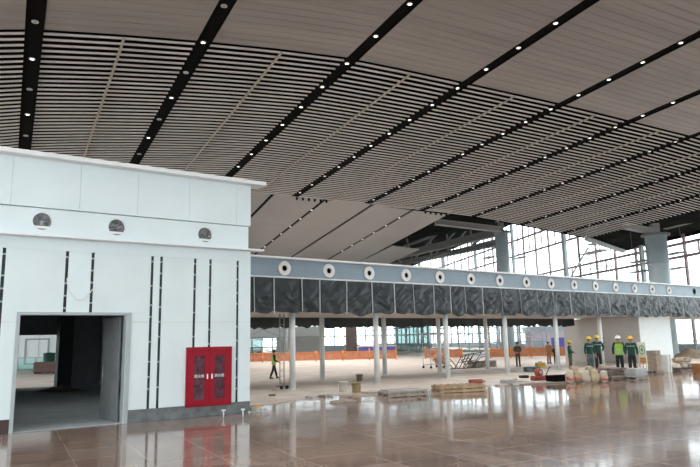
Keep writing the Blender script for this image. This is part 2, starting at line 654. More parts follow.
# round vents stuffed with foil
VL = ['nearest the left picture edge', 'in the middle of the three', 'nearest the right corner of the block']
for (u, z), w in zip(VENTS, VL):
    v = thing('round_vent', 'round foil-stuffed opening in the white fascia, the one ' + w, 'vent', W0 + dW * u + Vector((0, 0, z)) + nW * -.03, RW, 'round openings in the white fascia')
    mxr = Matrix.Rotation(R(90), 4, 'X')
    MB().lathe([(vr, -.13), (vr, .012), (vr - .018, .012), (vr - .018, -.13)], mxr, 40, close=True).build('rim', M['trim'], v)
    def ff(a, b, u=u):
        r = (vr - .02) * b
        t = 2 * math.pi * a
        p = Vector((r * math.cos(t), 0, r * math.sin(t)))
        q = Vector((p.x * 7 + u * 3, p.z * 11, 1.7))
        d = noise.noise(q) * .06 + noise.noise(q * 2.1) * .035
        return (p.x, .07 - d * (1 - b ** 6), p.z)
    MB().grid(ff, 48, 12).build('foil', M['foil'], v)
    MB().box(-.19, .19, .005, .03, -.19, -.125, bev=.01).build('white_strip', M['white'], v)

# hanging cable on the panels
cb = MB()
pts = []
for i in range(17):
    t = i / 16
    pts.append((-5.33 + .66 * t, -.03, 3.66 - .33 * math.sin(math.pi * t) - .05 * t + (.22 if i == 0 else 0)))
cb.path(pts, .014, 6)
tag(cb.build('hanging_cable', M['hose'], loc=W0, rotz=RW), 'pale cable looped between two open joints above the doorway', 'cable')

# red fire cabinet
cab = thing('fire_cabinet', 'red double-door fire hose cabinet with glazed doors set in the white wall', 'cabinet', W0 + dW * -1.325 + Vector((0, 0, .29)), RW)
MB().plate([(-.7, 0), (.7, 0), (.7, 1.7), (-.7, 1.7)], [[(-.655, .045), (.655, .045), (.655, 1.655), (-.655, 1.655)]], -.06, .04).build('cabinet_frame', M['red'], cab)
MB().box(-.66, .66, .0, .05, .04, 1.66).build('cabinet_body', M['red'], cab)
for sd in (-1, 1):
    x0, x1 = (-.65, -.004) if sd < 0 else (.004, .65)
    wx0, wx1 = (-.47, -.15) if sd < 0 else (.15, .47)
    dr = MB().plate([(x0, .05), (x1, .05), (x1, 1.65), (x0, 1.65)], [[(wx0, .2), (wx1, .2), (wx1, 1.45), (wx0, 1.45)]], -.075, -.04).build('door', M['red'], cab)
    MB().box(wx0, wx1, -.055, -.045, .2, 1.45).build('window_pane', M['darkglass'], dr)
    hx = -.07 if sd < 0 else .07
    MB().box(hx - .02, hx + .02, -.1, -.075, .78, .92, bev=.006).build('handle', M['white'], dr)
    text_part('lettering', '消火栓', .105, M['white'], dr, ((wx0 + wx1) / 2, -.06, .86), (R(90), 0, 0))
    # bundle of hose seen through the pane
# pipe stubs along the skirting
for px, py, w in [(139, 421.5, 'beside the doorway'), (223.5, 417.5, 'below the red cabinet'), (243, 416.5, 'at the corner of the white block')]:
    p = flo(px, py)
    t = thing('pipe_stub', 'short pale pipe stub standing on the floor ' + w, 'pipe', p, RW, 'pipe stubs along the skirting')
    MB().tube((0, 0, 0), (0, 0, .2), .018).build('riser', M['hose'], t)
    MB().tube((-.06, 0, .2), (.06, 0, .2), .022).build('tee', M['hose'], t)
p = flo(257.5, 411.5)
t = thing('debris_pile', 'small pile of stone chips and yellow scrap at the corner of the white block', 'debris', p, RW)
md = MB()
for i in range(22):
    s_ = random.uniform(.03, .09)
    md.box(-s_, s_, -s_ * .8, s_ * .8, 0, s_ * random.uniform(.5, 1.6), Matrix.Translation((random.gauss(0, .14), random.gauss(0, .16), 0)) @ Matrix.Rotation(random.random() * 3, 4, 'Z'))
md.build('stone_chips', M['stone'], t)
MB().box(-.1, .12, -.05, .05, .1, .16, Matrix.Rotation(.5, 4, 'Z')).build('yellow_scrap', M['yellow'], t)

# what is seen through the back opening of the room
c0 = atY(38, 350, 62)
wb = MB().box(-14, 8, 0, .4, 0, 11)  # extra height, unseen, added to keep sky out of the floor's reflection
for k in range(-8, 9, 2):
    wb.box(k - .05, k + .05, -.06, 0, 0, 11)
wo = smesh(wb, 'wall_far', M['kioskwhite'], loc=(c0.x, 62, 0))
MB().plate([(-1.3, .4), (1.1, .4), (1.1, 2.9), (-1.3, 2.9)], [[(-1.15, .5), (.95, .5), (.95, 2.75), (-1.15, 2.75)]], -.08, 0).build('panel_surround', M['mullion_grey'], wo)
r0 = thing('glass_railing', 'low glass railing seen through the dark doorway', 'railing', (atY(36, 350, 55).x, 55, 0))
MB().box(-3.0, 3.0, -.03, .03, 1.12, 1.2).build('handrail', M['mullion_grey'], r0)
MB().box(-3.0, 3.0, -.008, .008, .08, 1.12).build('glass_panel', M['railglass'], r0)
for k in (-3, -1.5, 0, 1.5, 3):
    MB().box(k - .03, k + .03, -.03, .03, 0, 1.15).build('post', M['mullion_grey'], r0)
for (xa, xb, ya, yb, nm) in [(34, 55, 361, 371.5, 'stacked red-brown crates')]:
    y_ = 50
    a, b = atY(xa, 360, y_), atY(xb, 360, y_)
    cr = thing('wooden_crate', 'red-brown slatted wooden crate seen through the dark doorway', 'crate', ((a.x + b.x) / 2, y_, 0))
    w2 = (b.x - a.x) / 2
    MB().box(-w2, w2, 0, 1.2, .1, .9, bev=.01).build('crate_body', M['crate'], cr)
    ms = MB()
    for z in (.15, .4, .65):
        ms.box(-w2 - .02, w2 + .02, -.03, 0, z, z + .16)
    ms.build('slats', M['crate'], cr)
    for k in (-.9, .9):
        MB().box(k * w2 - .05, k * w2 + .05, 0, 1.2, 0, .1).build('skid', M['crate'], cr)
tb = thing('green_bin', 'dark green bin beside the crate seen through the dark doorway', 'bin', (atY(37, 360, 50.2).x, 52.2, 0))
MB().lathe([(.0, 0), (.42, 0), (.5, 1.5), (.46, 1.5), (.4, .05), (0, .05)], None, 4).build('bin_body', M['green'], tb)
MB().lathe([(0, 1.62), (.5, 1.56), (.53, 1.5), (.0, 1.5)], None, 4).build('lid', M['green'], tb)

# added rear wall, unseen behind the camera, blocking sky light; openings let some through
wr = struct('wall_rear_added', (0, 0, 0), R(28.55))
WO = [(x0, x0 + RWW) for x0 in (-8, 4, 16, 28, 40)]
MB().plate([(-14, 0), (56, 0), (56, 16.5), (-14, 16.5)], [[(a, 3), (b, 3), (b, 8), (a, 8)] for a, b in WO], -14.4, -14.0).build('sky_blocker', M['kioskwhite'], wr)

# ------------------------------------------------------------------ canopy beam
CL, CR = -4.6, 50.0
can = thing('canopy', 'long blue-grey canopy beam with white cap running to the right', 'canopy', B0, RB)
NZ = [-.33 + 2.41 * i for i in range(15)]
ZN = 5.35
mbm = MB()
mbm.box(CL, CR, 0, .35, 4.98, 5.76, bev=.01)
mbm.build('fascia_beam', M['beam'], can)
MB().box(CL, CR, -.22, .5, 5.76, 5.85, bev=.012).build('top_cap', M['trim'], can)
MB().box(CL, CR, -.05, .3, 4.90, 4.98, bev=.01).build('bottom_trim', M['trim'], can)
MB().box(CL, CR, .35, 6.0, 5.2, 5.5).build('roof_slab', M['dust'], can)
MB().box(CL, CR, .25, 5.7, 3.40, 3.55).build('soffit', M['soffit'], can)
MB().box(CL, CR, 5.55, 5.75, 3.55, 5.2).build('rear_fascia', M['beam'], can)
for i, u in enumerate(NZ):
    n_ = thing('air_nozzle', 'round white air nozzle on the blue-grey beam, %s from the left' % ORD[i + 1], 'air nozzle', B0 + dB * u + nB * -.012 + Vector((0, 0, ZN)), RB, 'air nozzles along the canopy beam')
    mx = Matrix.Rotation(R(90), 4, 'X')
    MB().lathe([(.32, 0), (.335, .03), (.30, .055), (.20, .04), (.155, .02), (.15, 0)], mx, 32, close=False).build('ring', M['white'], n_)
    MB().lathe([(.20, .035), (.165, .075), (.135, .07), (.13, .01)], mx, 28).build('throat', M['white'], n_)
    MB().lathe([(.0, .012), (.135, .012)], mx, 24).build('opening', M['black'], n_)
n_ = thing('beam_opening', 'dark round opening without ring at the right end of the blue-grey beam', 'opening', B0 + dB * 37.45 + Vector((0, 0, ZN + .03)), RB)
MB().lathe([(.0, .01), (.24, .01)], Matrix.Rotation(R(90), 4, 'X'), 28).build('cavity', M['black'], n_)
MB().lathe([(.24, .0), (.24, .02), (.27, .02), (.27, 0)], Matrix.Rotation(R(90), 4, 'X'), 28).build('cut_edge', M['beam'], n_)

# front tarpaulin with battens
ST = [-3.6, -1.92, -.94, .5, 1.48, 3.01, 4.53, 5.96, 7.24, 8.69, 9.91, 11.03, 12.45, 14.04, 15.7, 17.33, 18.87, 20.63, 22.15, 23.51, 25.04,
      27.02, 28.57, 30.2, 31.6, 33.05, 35.03, 36.94, 38.26, 40, 41.6, 43.3]


def tarp_fn(u0, u1, ztop, zbot, amp, yoff, seed):
    def f(a, b):
        u = u0 + (u1 - u0) * a
        z = ztop + (zbot - ztop) * b
        # bay coordinate
        k = 0
        while k < len(ST) - 2 and u > ST[k + 1]:
            k += 1
        w = max(.3, ST[k + 1] - ST[k])
        t = min(1, max(0, (u - ST[k]) / w))
        edge = .45 + .55 * math.sin(math.pi * t) ** .5
        sag = math.sin(math.pi * t)
        rk = noise.noise(Vector((k * 3.7 + seed, 1.3, 0)))
        zz = b * 5.5 - sag * (1.7 + rk) + noise.noise(Vector((u * 1.1, b * 2, seed))) * 1.2
        dg_ = 1 if noise.noise(Vector((k * 5.1, 7, seed))) > 0 else -1
        q1 = Vector((u * .8 + dg_ * z * .9, z * 1.9 - dg_ * u * .9, seed + 4 + k))
        q2 = Vector((u * 2.6 - z * 1.6, z * 5.2 + u * 2.4 * dg_, seed + 9 + k * 2)) * .74
        wr = .9 - 2.4 * abs(noise.noise(q1)) + .6 - 1.7 * abs(noise.noise(q2)) + .4 * math.sin(zz * 2.2 + rk * 6) * sag
        y = yoff - amp * edge * (.35 + .8 * b * (1 - .3 * b)) * (1 + .9 * wr) - .03
        zd = z - b * sag * .10 * (1 + 1.3 * rk) + b * noise.noise(Vector((u * 1.7, 0, seed + 2))) * .09
        return (u, y, zd)
    return f


tp = thing('tarpaulin', 'long black wrinkled plastic sheet hung along the front of the canopy', 'tarpaulin', B0, RB)
MB().grid(tarp_fn(-3.9, 44.5, 4.90, 3.42, .092, -.03, 0), 900, 34).build('sheet', M['tarp'], tp)
for i, u in enumerate(ST):
    mbt = MB()
    tl = random.uniform(-.04, .04)
    zb = random.choice([3.32, 3.38, 3.45, 3.28])
    mbt.bar((u, -.17, 4.92), (u + tl, -.20, zb), .05, .02)
    mbt.build('batten', M['batten'], tp)
MB().tube((-3.9, -.08, 3.48), (44.5, -.08, 3.48), .02).build('hem_rod', M['tarp'], tp)
tp2 = thing('tarpaulin', 'ragged black plastic fringe hung along the rear edge of the canopy', 'tarpaulin', B0, RB)


def tb_fn(a, b):
    u = -3.9 + (29.6 + 3.9) * a
    zb = 2.85 + .16 * noise.noise(Vector((u * .9, 3, 0))) + .12 * noise.noise(Vector((u * 3, 8, 0)))
    z = 3.42 + (zb - 3.42) * b
    return (u, 5.8 + .08 * noise.noise(Vector((u * 2, z * 2, 1))) + .05 * math.sin(u * 5) * b, z)


MB().grid(tb_fn, 420, 6).build('sheet', M['tarpback'], tp2)

# columns
def column(px_u, n, label):
    p = B0 + dB * px_u + nB * n
    c = thing('steel_column', label, 'column', p, RB, 'slim columns carrying the canopy')
    MB().tube((0, 0, .02), (0, 0, 3.40), .135, 20).build('shaft', M['column'], c)
    MB().box(-.2, .2, -.2, .2, 0, .025).build('base_plate', M['column'], c)
    return c


R1 = [.12 + 4.79 * i for i in range(6)]
for i, u in enumerate(R1):
    column(u + .06, .16, ['slim white column of the front row beside the narrow access mast, first from the left',
                     'slim white column of the front row, second from the left',
                     'slim white column of the front row, third from the left',
                     'slim white column of the front row, fourth from the left',
                     'slim white column of the front row, fifth from the left',
                     'slim white column in front of the shaded kiosk side, behind the workers'][i])
for i, u in enumerate([4.7, 9.06, 13.48, 17.83]):
    column(u, 4.6, 'slim white column of the rear row under the canopy, %s from the left' % ORD[i + 1])

# white kiosk under the canopy, shaded sides painted greyer than the lit front
kx0, kx1, kn0, kn1 = 29.75, 34.15, .55, 7.0
kk = thing('kiosk', 'box-like kiosk under the canopy with shaded grey side and lit white front', 'kiosk', B0 + dB * kx0 + nB * kn0, RB)
MB().box(0, kx1 - kx0, 0.02, kn1 - kn0, 0, 3.38, bev=.01).build('kiosk_body', M['kiosk'], kk)
MB().box(-.02, kx1 - kx0 + .02, -.03, .02, .0, 3.38, bev=.006).build('lit_front', M['kioskwhite'], kk)
for z in (1.45, 1.85):
    MB().box(-.03, 0, 2.9, 3.35, z, z + .07).build('side_slot', M['gap'], kk)

# ------------------------------------------------------------------ ceiling
ZT = [(-12, 11.2), (-5, 12.45), (-.95, 13.27), (.18, 13.54), (3.07, 14.0), (6.4, 14.45), (9.5, 14.81), (13, 15.12), (16, 15.18), (19.7, 15.2), (27, 15.2),
      (33.8, 15.07), (39.3, 14.94), (45, 14.6), (51.5, 14.1), (55, 13.8), (62, 13.1)]
SL = -.055


def cz(s, t):
    return lerp_table(ZT, s) + SL * (t - 24)


STR = [-6.4, .13, 6.38, 13.41, 20.19, 27.1, 33.0, 39.0, 45.2, 51.2]
SEDGE = 55.0
T0_, T1_, T2_ = -14.0, 24.0, 46.9
PITCH = .46
HS = .31
ceil = struct('ceiling', (0, 0, 0), RC)
bays = []
bs = [-12.0] + STR + [SEDGE]
for i, (a, b) in enumerate(zip(bs, bs[1:])):
    a2 = a + (HS if i else 0)
    b2 = b - (HS if i < len(bs) - 2 else 0)
    mid = (a2 + b2) / 2
    if b2 - a2 > 4.5:
        bays += [(a2, mid), (mid, b2)]
        mj = MB()
        n_ = 12
        for k in range(n_):
            ta, tb_ = T1_ + .2 + (T2_ - T1_ - .2) * k / n_, T1_ + .2 + (T2_ - T1_ - .2) * (k + 1) / n_
            mj.bar((mid, ta, cz(mid, ta) - .07), (mid, tb_, cz(mid, tb_) - .07), .10, .05)
        mj.build('joint_bar', M['ceil_joint'], ceil)
    else:
        bays.append((a2, b2))
for a, b in bays:
    ns = 4
    ss = [a + (b - a) * k / ns for k in range(ns + 1)]
    # closed planks, each slightly lapped over the next
    mp = MB()
    nr = int((T1_ - T0_) / PITCH)
    for r in range(nr):
        t1 = T1_ - r * PITCH
        t0 = t1 - PITCH
        for s0, s1 in zip(ss, ss[1:]):
            mp.face([(s0, t0, cz(s0, t0) - .012), (s1, t0, cz(s1, t0) - .012), (s1, t1, cz(s1, t1)), (s0, t1, cz(s0, t1))])
            mp.face([(s0, t1, cz(s0, t1)), (s1, t1, cz(s1, t1)), (s1, t1, cz(s1, t1) - .012), (s0, t1, cz(s0, t1) - .012)])
    mp.build('plank_panel', M['ceil'], ceil)
    # open slats
    mo = MB()
    nr = int((T2_ - T1_) / PITCH)
    for r in range(nr):
        t = T1_ + .30 + r * PITCH
        # the first rows open up gradually like louvres
        op = min(1.0, r / 5.0)
        ln = .34 * (1 - op) + .055 * op
        hh = .045
        for s0, s1 in zip(ss, ss[1:]):
            zs0, zs1 = cz(s0, t), cz(s1, t)
            # lip facing the camera and a web behind it
            A = [(s0, t, zs0 - .035), (s1, t, zs1 - .035), (s1, t, zs1 + hh), (s0, t, zs0 + hh)]
            Bk = [(s0, t + .05, zs0 - .035), (s1, t + .05, zs1 - .035), (s1, t + .05, zs1 + hh), (s0, t + .05, zs0 + hh)]
            mo.face(A)
            mo.face([A[1], A[0], Bk[0], Bk[1]])
            mo.face(Bk[::-1])
            mo.face([A[3], A[2], Bk[2], Bk[3]])
            if ln > .06:
                fw_ = mo.face([(s0, t + .05, zs0 + .05), (s1, t + .05, zs1 + .05), (s1, t + ln, zs1 + .09), (s0, t + ln, zs0 + .09)])
                fw_.material_index = 1
        mo.face([(a, t, cz(a, t) - .035), (a, t + .05, cz(a, t) - .035), (a, t + .05, cz(a, t) + hh), (a, t, cz(a, t) + hh)])
        mo.face([(b, t, cz(b, t) - .035), (b, t + .05, cz(b, t) - .035), (b, t + .05, cz(b, t) + hh), (b, t, cz(b, t) + hh)])
    so_ = mo.build('slat_panel', M['slat'], ceil)
    so_.data.materials.append(M['ceil'])
for s in STR:
    ms = MB()
    n_ = 14
    for k in range(n_):
        ta, tb_ = T0_ + (T2_ - T0_) * k / n_, T0_ + (T2_ - T0_) * (k + 1) / n_
        za, zb = cz(s, ta) + .06, cz(s, tb_) + .06
        ms.face([(s - HS, ta, za), (s + HS, ta, za), (s + HS, tb_, zb), (s - HS, tb_, zb)])
        for e in (-HS, HS):
            ms.face([(s + e, ta, za - .07), (s + e, ta, za + .1), (s + e, tb_, zb + .1), (s + e, tb_, zb - .07)])
    ms.build('light_channel', M['black'], ceil)
# dark plenum over the slats
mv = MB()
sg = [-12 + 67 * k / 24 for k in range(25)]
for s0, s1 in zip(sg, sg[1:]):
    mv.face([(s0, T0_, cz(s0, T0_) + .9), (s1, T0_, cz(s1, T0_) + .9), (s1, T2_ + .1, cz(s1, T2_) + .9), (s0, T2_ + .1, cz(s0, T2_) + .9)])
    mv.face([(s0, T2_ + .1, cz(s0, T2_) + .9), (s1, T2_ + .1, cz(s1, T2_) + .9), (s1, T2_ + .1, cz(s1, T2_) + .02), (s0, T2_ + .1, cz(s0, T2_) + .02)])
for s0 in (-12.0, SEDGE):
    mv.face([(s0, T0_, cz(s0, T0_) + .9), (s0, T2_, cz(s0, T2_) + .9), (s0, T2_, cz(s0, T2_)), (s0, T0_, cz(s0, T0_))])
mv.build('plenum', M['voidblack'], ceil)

# downlights in the channels
cR, sR = math.cos(RC), math.sin(RC)


def cw(s, t, z):
    return Vector((s * cR - t * sR, s * sR + t * cR, z))


def proj(P):
    v = P - CAM
    k = FPX / v.dot(FWD)
    return 350 + k * v.dot(RT), 233.5 - k * v.dot(UP)


SPOTS = {}


def spot(P, gap=2.95):
    if gap not in SPOTS:
        L_ = SPOTS[gap] = bpy.data.lights.new('downlight_beam', 'SPOT')
        L_.energy = 410 * gap / 2.95
        L_.spot_size = R(125)
        L_.spot_blend = .9
        L_.shadow_soft_size = .12
        L_.color = (1, .975, .95)
    o = bpy.data.objects.new('downlight_beam', SPOTS[gap])
    COL.objects.link(o)
    o.location = P - Vector((0, 0, .1))
    return o


DL = {0: (23.6, 2.9), 1: (23.55, 2.95), 2: (24.2, 2.9), 3: (24.6, 2.7), 4: (24.8, 2.3), 5: (24.9, 2.05)}


def dl_pos(i):
    t0, g = DL.get(i, (25.2, 2.0))
    k = math.ceil((-9 - t0) / g)
    out = []
    while t0 + k * g < 46:
        out.append(t0 + k * g)
        k += 1
    return out, g


def lit(i, t):
    t0, g = DL.get(i, (25.2, 2.0))
    k = round((t - t0) / g)
    return not ((i in (0, 1) and k % 2 == 0) or (i == 2 and k % 2 == 1))


for i, s in enumerate(STR):
    for t in dl_pos(i)[0]:
        if lit(i, t):
            spot(cw(s, t, cz(s, t)), dl_pos(i)[1])
chan = 0
for si, s in enumerate(STR):
    spots = []
    for t in dl_pos(si)[0]:
        P = cw(s, t, cz(s, t) + .05)
        x, y = proj(P)
        if -4 < x < 704 and -4 < y < 467:
            # hidden behind the white block?
            if not (x < 262 and y > 148 + .13 * x):
                spots.append((t, P))
    if not spots:
        continue
    chan += 1
    for i, (t, P) in enumerate(spots):
        on = lit(si, t)
        d = thing('downlight', '%s downlight, %s from the near end of the %s black channel from left' % ('lit' if on else 'unlit', ORD[i + 1], ORD[chan]),
                  'downlight', P, RC, 'downlights in the black ceiling channels')
        MB().lathe([(.12, 0), (.12, -.03), (.073, -.035), (.07, 0)], None, 20).build('trim_ring', M['lampring'], d)
        MB().lathe([(0, -.028), (.078, -.022)], None, 20).build('lens', M['lamp' if on else 'lampoff'], d)

# lower smooth panels beyond the slats
LS = [(.4 + 4.37 * i) for i in range(9)]       # channel positions at t = 46
LK = 1.03
def lz(t):
    return 2.1 + LK * (11.45 - .077 * (t / LK - 46))
def lsx(i, t):
    base = [-4.2, .2, 4.6, 9.0, 13.35, 17.8, 22.42, 27.03, 31.47, 35.74]
    sl = [.03, .04, .05, .06, .07, .0845, .08, .083, .107, .125]
    return LK * (base[i] + sl[i] * (t / LK - 46))
TE = 74.0
for i in range(9):
    g0, g1 = .17, .17
    ml = MB()
    for k in range(6):
        ta = 46.55 + (TE - 46.55) * k / 6
        tb_ = 46.55 + (TE - 46.55) * (k + 1) / 6
        a0, a1 = lsx(i, ta) + g0, lsx(i + 1, ta) - g1
        b0, b1 = lsx(i, tb_) + g0, lsx(i + 1, tb_) - g1
        za, zb = lz(ta), lz(tb_)
        ml.face([(a0, ta, za), (a1, ta, za), (b1, tb_, zb), (b0, tb_, zb)])
        ml.face([(a0, ta, za + .12), (a1, ta, za + .12), (b1, tb_, zb + .12), (b0, tb_, zb + .12)])
        for (p, q) in ((a0, b0), (a1, b1)):
            ml.face([(p, ta, za), (q, tb_, zb), (q, tb_, zb + .12), (p, ta, za + .12)])
    ml.build('smooth_panel', M['lowpanel'], ceil)
    mk = MB()
    for k in range(6):
        ta = 46.55 + (TE - 46.55) * k / 6
        tb_ = 46.55 + (TE - 46.55) * (k + 1) / 6
        za, zb = lz(ta) + .1, lz(tb_) + .1
        mk.face([(lsx(i, ta) - .2, ta, za), (lsx(i, ta) + .2, ta, za), (lsx(i, tb_) + .2, tb_, zb), (lsx(i, tb_) - .2, tb_, zb)])
    mk.build('light_channel', M['black'], ceil)
# thin pale joint across the smooth panels
mk = MB()
for i in (4, 5, 6):
    mk.box(lsx(i, 55.5) + .2, lsx(i + 1, 55.5) - .2, 55.46, 55.54, lz(55.5) - .012, lz(55.5) + .01)
mk.build('cross_joint', M['girder_pale'], ceil)
# small loose end panel
ml = MB()
q = [(a * LK, b * LK) for a, b in [(37.75, 59.4), (42.1, 60.3), (43.0, 68.3), (43.4, 74), (39.3, 74), (38.6, 67.9)]]
ml.face([(s, t, lz(t) + .02) for s, t in q])
ml.face([(s, t, lz(t) + .12) for s, t in q])
for a, b in zip(q, q[1:] + q[:1]):
    ml.face([(a[0], a[1], lz(a[1]) + .02), (b[0], b[1], lz(b[1]) + .02), (b[0], b[1], lz(b[1]) + .12), (a[0], a[1], lz(a[1]) + .12)])
ml.build('smooth_panel', M['lowpanel'], ceil)
# row-end brackets under the last slat
mk = MB()
for s in [20.4 + .55 * k for k in range(6)] + [33.4 + .6 * k for k in range(6)]:
    mk.box(s - .06, s + .06, 46.55, 46.7, cz(s, 46.6) - .25, cz(s, 46.6) - .03)
mk.build('end_brackets', M['black'], ceil)
# little lights in the smooth panels
for i, nm in ((6, 'left'), (8, 'right')):
    ts = [50 + 3.0 * k for k in range(6)]
    for k, t in enumerate(ts):
        s = lsx(i, t)
        d = thing('downlight', 'tiny downlight in the %s lit channel of the smooth soffit, %s from near end' % (nm, ORD[k + 1]), 'downlight', cw(s, t, lz(t) + .06), RC, 'downlights in the smooth soffit')
        MB().lathe([(.13, 0), (.13, -.05), (.09, -.05), (.09, 0)], None, 14).build('trim_ring', M['lampring'], d)
        spot(cw(s, t, lz(t) - .02), 11.0)
        MB().lathe([(0, -.045), (.095, -.04)], None, 14).build('lens', M['lamp'], d)

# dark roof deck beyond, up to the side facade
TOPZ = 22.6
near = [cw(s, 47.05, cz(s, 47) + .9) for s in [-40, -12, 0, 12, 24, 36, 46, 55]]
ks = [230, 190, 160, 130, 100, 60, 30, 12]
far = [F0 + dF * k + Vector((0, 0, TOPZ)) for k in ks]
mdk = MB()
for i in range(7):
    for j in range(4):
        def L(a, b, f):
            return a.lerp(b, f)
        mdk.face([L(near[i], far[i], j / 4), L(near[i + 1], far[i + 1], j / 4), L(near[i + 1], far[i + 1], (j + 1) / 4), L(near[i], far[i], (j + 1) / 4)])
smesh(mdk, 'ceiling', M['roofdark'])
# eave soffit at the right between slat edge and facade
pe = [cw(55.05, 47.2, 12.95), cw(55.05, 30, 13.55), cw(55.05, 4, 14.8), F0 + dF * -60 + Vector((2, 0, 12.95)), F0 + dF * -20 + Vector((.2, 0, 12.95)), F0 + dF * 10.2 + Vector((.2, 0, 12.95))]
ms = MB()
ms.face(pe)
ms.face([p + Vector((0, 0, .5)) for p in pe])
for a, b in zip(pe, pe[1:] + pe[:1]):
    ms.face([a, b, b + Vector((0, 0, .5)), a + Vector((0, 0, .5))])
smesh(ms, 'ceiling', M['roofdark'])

# ------------------------------------------------------------------ roof steel seen right of the smooth panels
def girder(label, a, b, w, h, mt, braces=None):
    t = thing('roof_girder', label, 'girder', (0, 0, 0))
    t.location = a
    d = b - a
    MB().bar((0, 0, 0), d, w, h).build('chord', mt, t)
    f = MB()
    sd = Vector((d.y, -d.x, 0)).normalized()
    for s_ in (-1, 1):
        f.bar(Vector((0, 0, s_ * h / 2)), d + Vector((0, 0, s_ * h / 2)), w * 1.5, .06)
    f.build('flange', mt, t)
    return t


def P3(px, py, Y):
    return atY(px, py, Y)


girder('pale steel girder under the slat edge, running to the left blue-grey roof column', P3(436, 222, 70), P3(500, 229.5, 74), .5, .55, M['girder_pale'])
girder('upper dark sloping roof girder behind the smooth soffit panels', P3(330, 272, 120), P3(497, 232.5, 84), .7, .9, M['girder'])
girder('lower dark sloping roof girder above the tall windows', P3(352, 274, 128), P3(499, 243, 92), .6, .7, M['girder'])
girder('pale edge beam at the tip of the eave on the right', P3(586, 238.5, 66), P3(624, 251.5, 80), .3, .3, M['girder_pale'])
girder('long grey girder under the eave at the far right', P3(664, 226, 66), P3(712, 214, 62), .5, .7, M['girder'])
girder('pale bracket beam left of the right blue-grey roof column', P3(625, 226, 62), P3(656, 232, 63), .5, .5, M['girder_pale'])
tr = thing('roof_truss', 'dark steel roof truss of posts and diagonals behind the smooth soffit panels', 'truss', P3(420, 240, 100))
T_ = Vector(tr.location)
def tb(px0, py0, px1, py1, r=.16):
    MB().tube(P3(px0, py0, 100) - T_, P3(px1, py1, 100) - T_, r, 8).build('brace', M['girder'], tr)
for a in [(390, 246, 404, 268), (404, 226, 412, 262), (412, 262, 446, 222), (428, 224, 432, 258), (446, 222, 448, 252), (448, 252, 470, 226), (470, 226, 472, 246), (372, 256, 404, 226), (380, 264, 400, 250), (472, 246, 494, 228), (432, 258, 460, 226)]:
    tb(*a)
MB().tube(P3(362, 262, 100) - T_, P3(470, 222, 100) - T_, .22, 8).build('chord', M['girder'], tr)
MB().tube(P3(362, 276, 100) - T_, P3(496, 240, 100) - T_, .22, 8).build('chord', M['girder'], tr)

# big roof columns
def bigcol(px, py, Y, r, ztop, label):
    p = atY(px, py, Y)
    c = thing('roof_column', label, 'column', (p.x, p.y, 0), 0, 'tall roof columns')
    MB().tube((0, 0, 0), (0, 0, ztop), r, 36).build('shaft', M['bigcol'], c)
    for z in (ztop * .5, ztop * .76):
        MB().lathe([(r, z - .05), (r + .03, z - .05), (r + .03, z + .05), (r, z + .05)], None, 36).build('weld_band', M['bigcol'], c)
    MB().lathe([(r * .9, ztop), (r * 1.35, ztop), (r * 1.35, ztop + .18), (r * .9, ztop + .18), (0, ztop + .18)], None, 24).build('head_plate', M['girder'], c)
    MB().box(-r * .35, r * .35, -r * .35, r * .35, ztop + .18, ztop + 1.6).build('bearing_stub', M['girder_pale'], c)
    return c


z1 = P3(503, 233, 75).z
bigcol(503.5, 270, 75, .80, z1, 'tall round blue-grey roof column left of centre in the window band')
z2 = P3(655, 236, 63).z
bigcol(659, 270, 63, 1.02, z2, 'tall round blue-grey roof column at the right before the window band')

# ------------------------------------------------------------------ side facade (window band) in local frame: y along, x outward
w1 = struct('window_1', F0, RF)
K0, K1 = -45.0, 210.0
mm = MB()
k = K0
i = 0
while k < K1:
    mm.box(-.13, .13, k - .14, k + .14, .9, 22.6)
    if k + 2.2 < K1:
        mm.box(-.09, .09, k + 2.2 - .08, k + 2.2 + .08, 16.6, 22.6)
        if i % 2:
            mm.box(-.09, .09, k + 2.2 - .08, k + 2.2 + .08, 10.8, 12.3)
    k += 4.4
    i += 1
for z in (5.4, 10.8, 12.3, 16.6, 19.4):
    mm.box(-.12, .12, K0, K1, z - .15, z + .15)
mm.build('window_frame', M['mullion'], w1)
MB().box(-.01, .01, K0, K1, .9, 22.6).build('glass_pane', M['glass'], w1)
MB().box(-.3, .2, K0, K1, 0, .9).build('plinth', M['mullion_grey'], w1)
# heavier posts
mh = MB()
for k in (-12, 6, 24, 42, 60, 80, 100):
    mh.box(-.7, -.25, k - .22, k + .22, 0, 22.5)
mh.build('facade_post', M['mullion_grey'], w1)


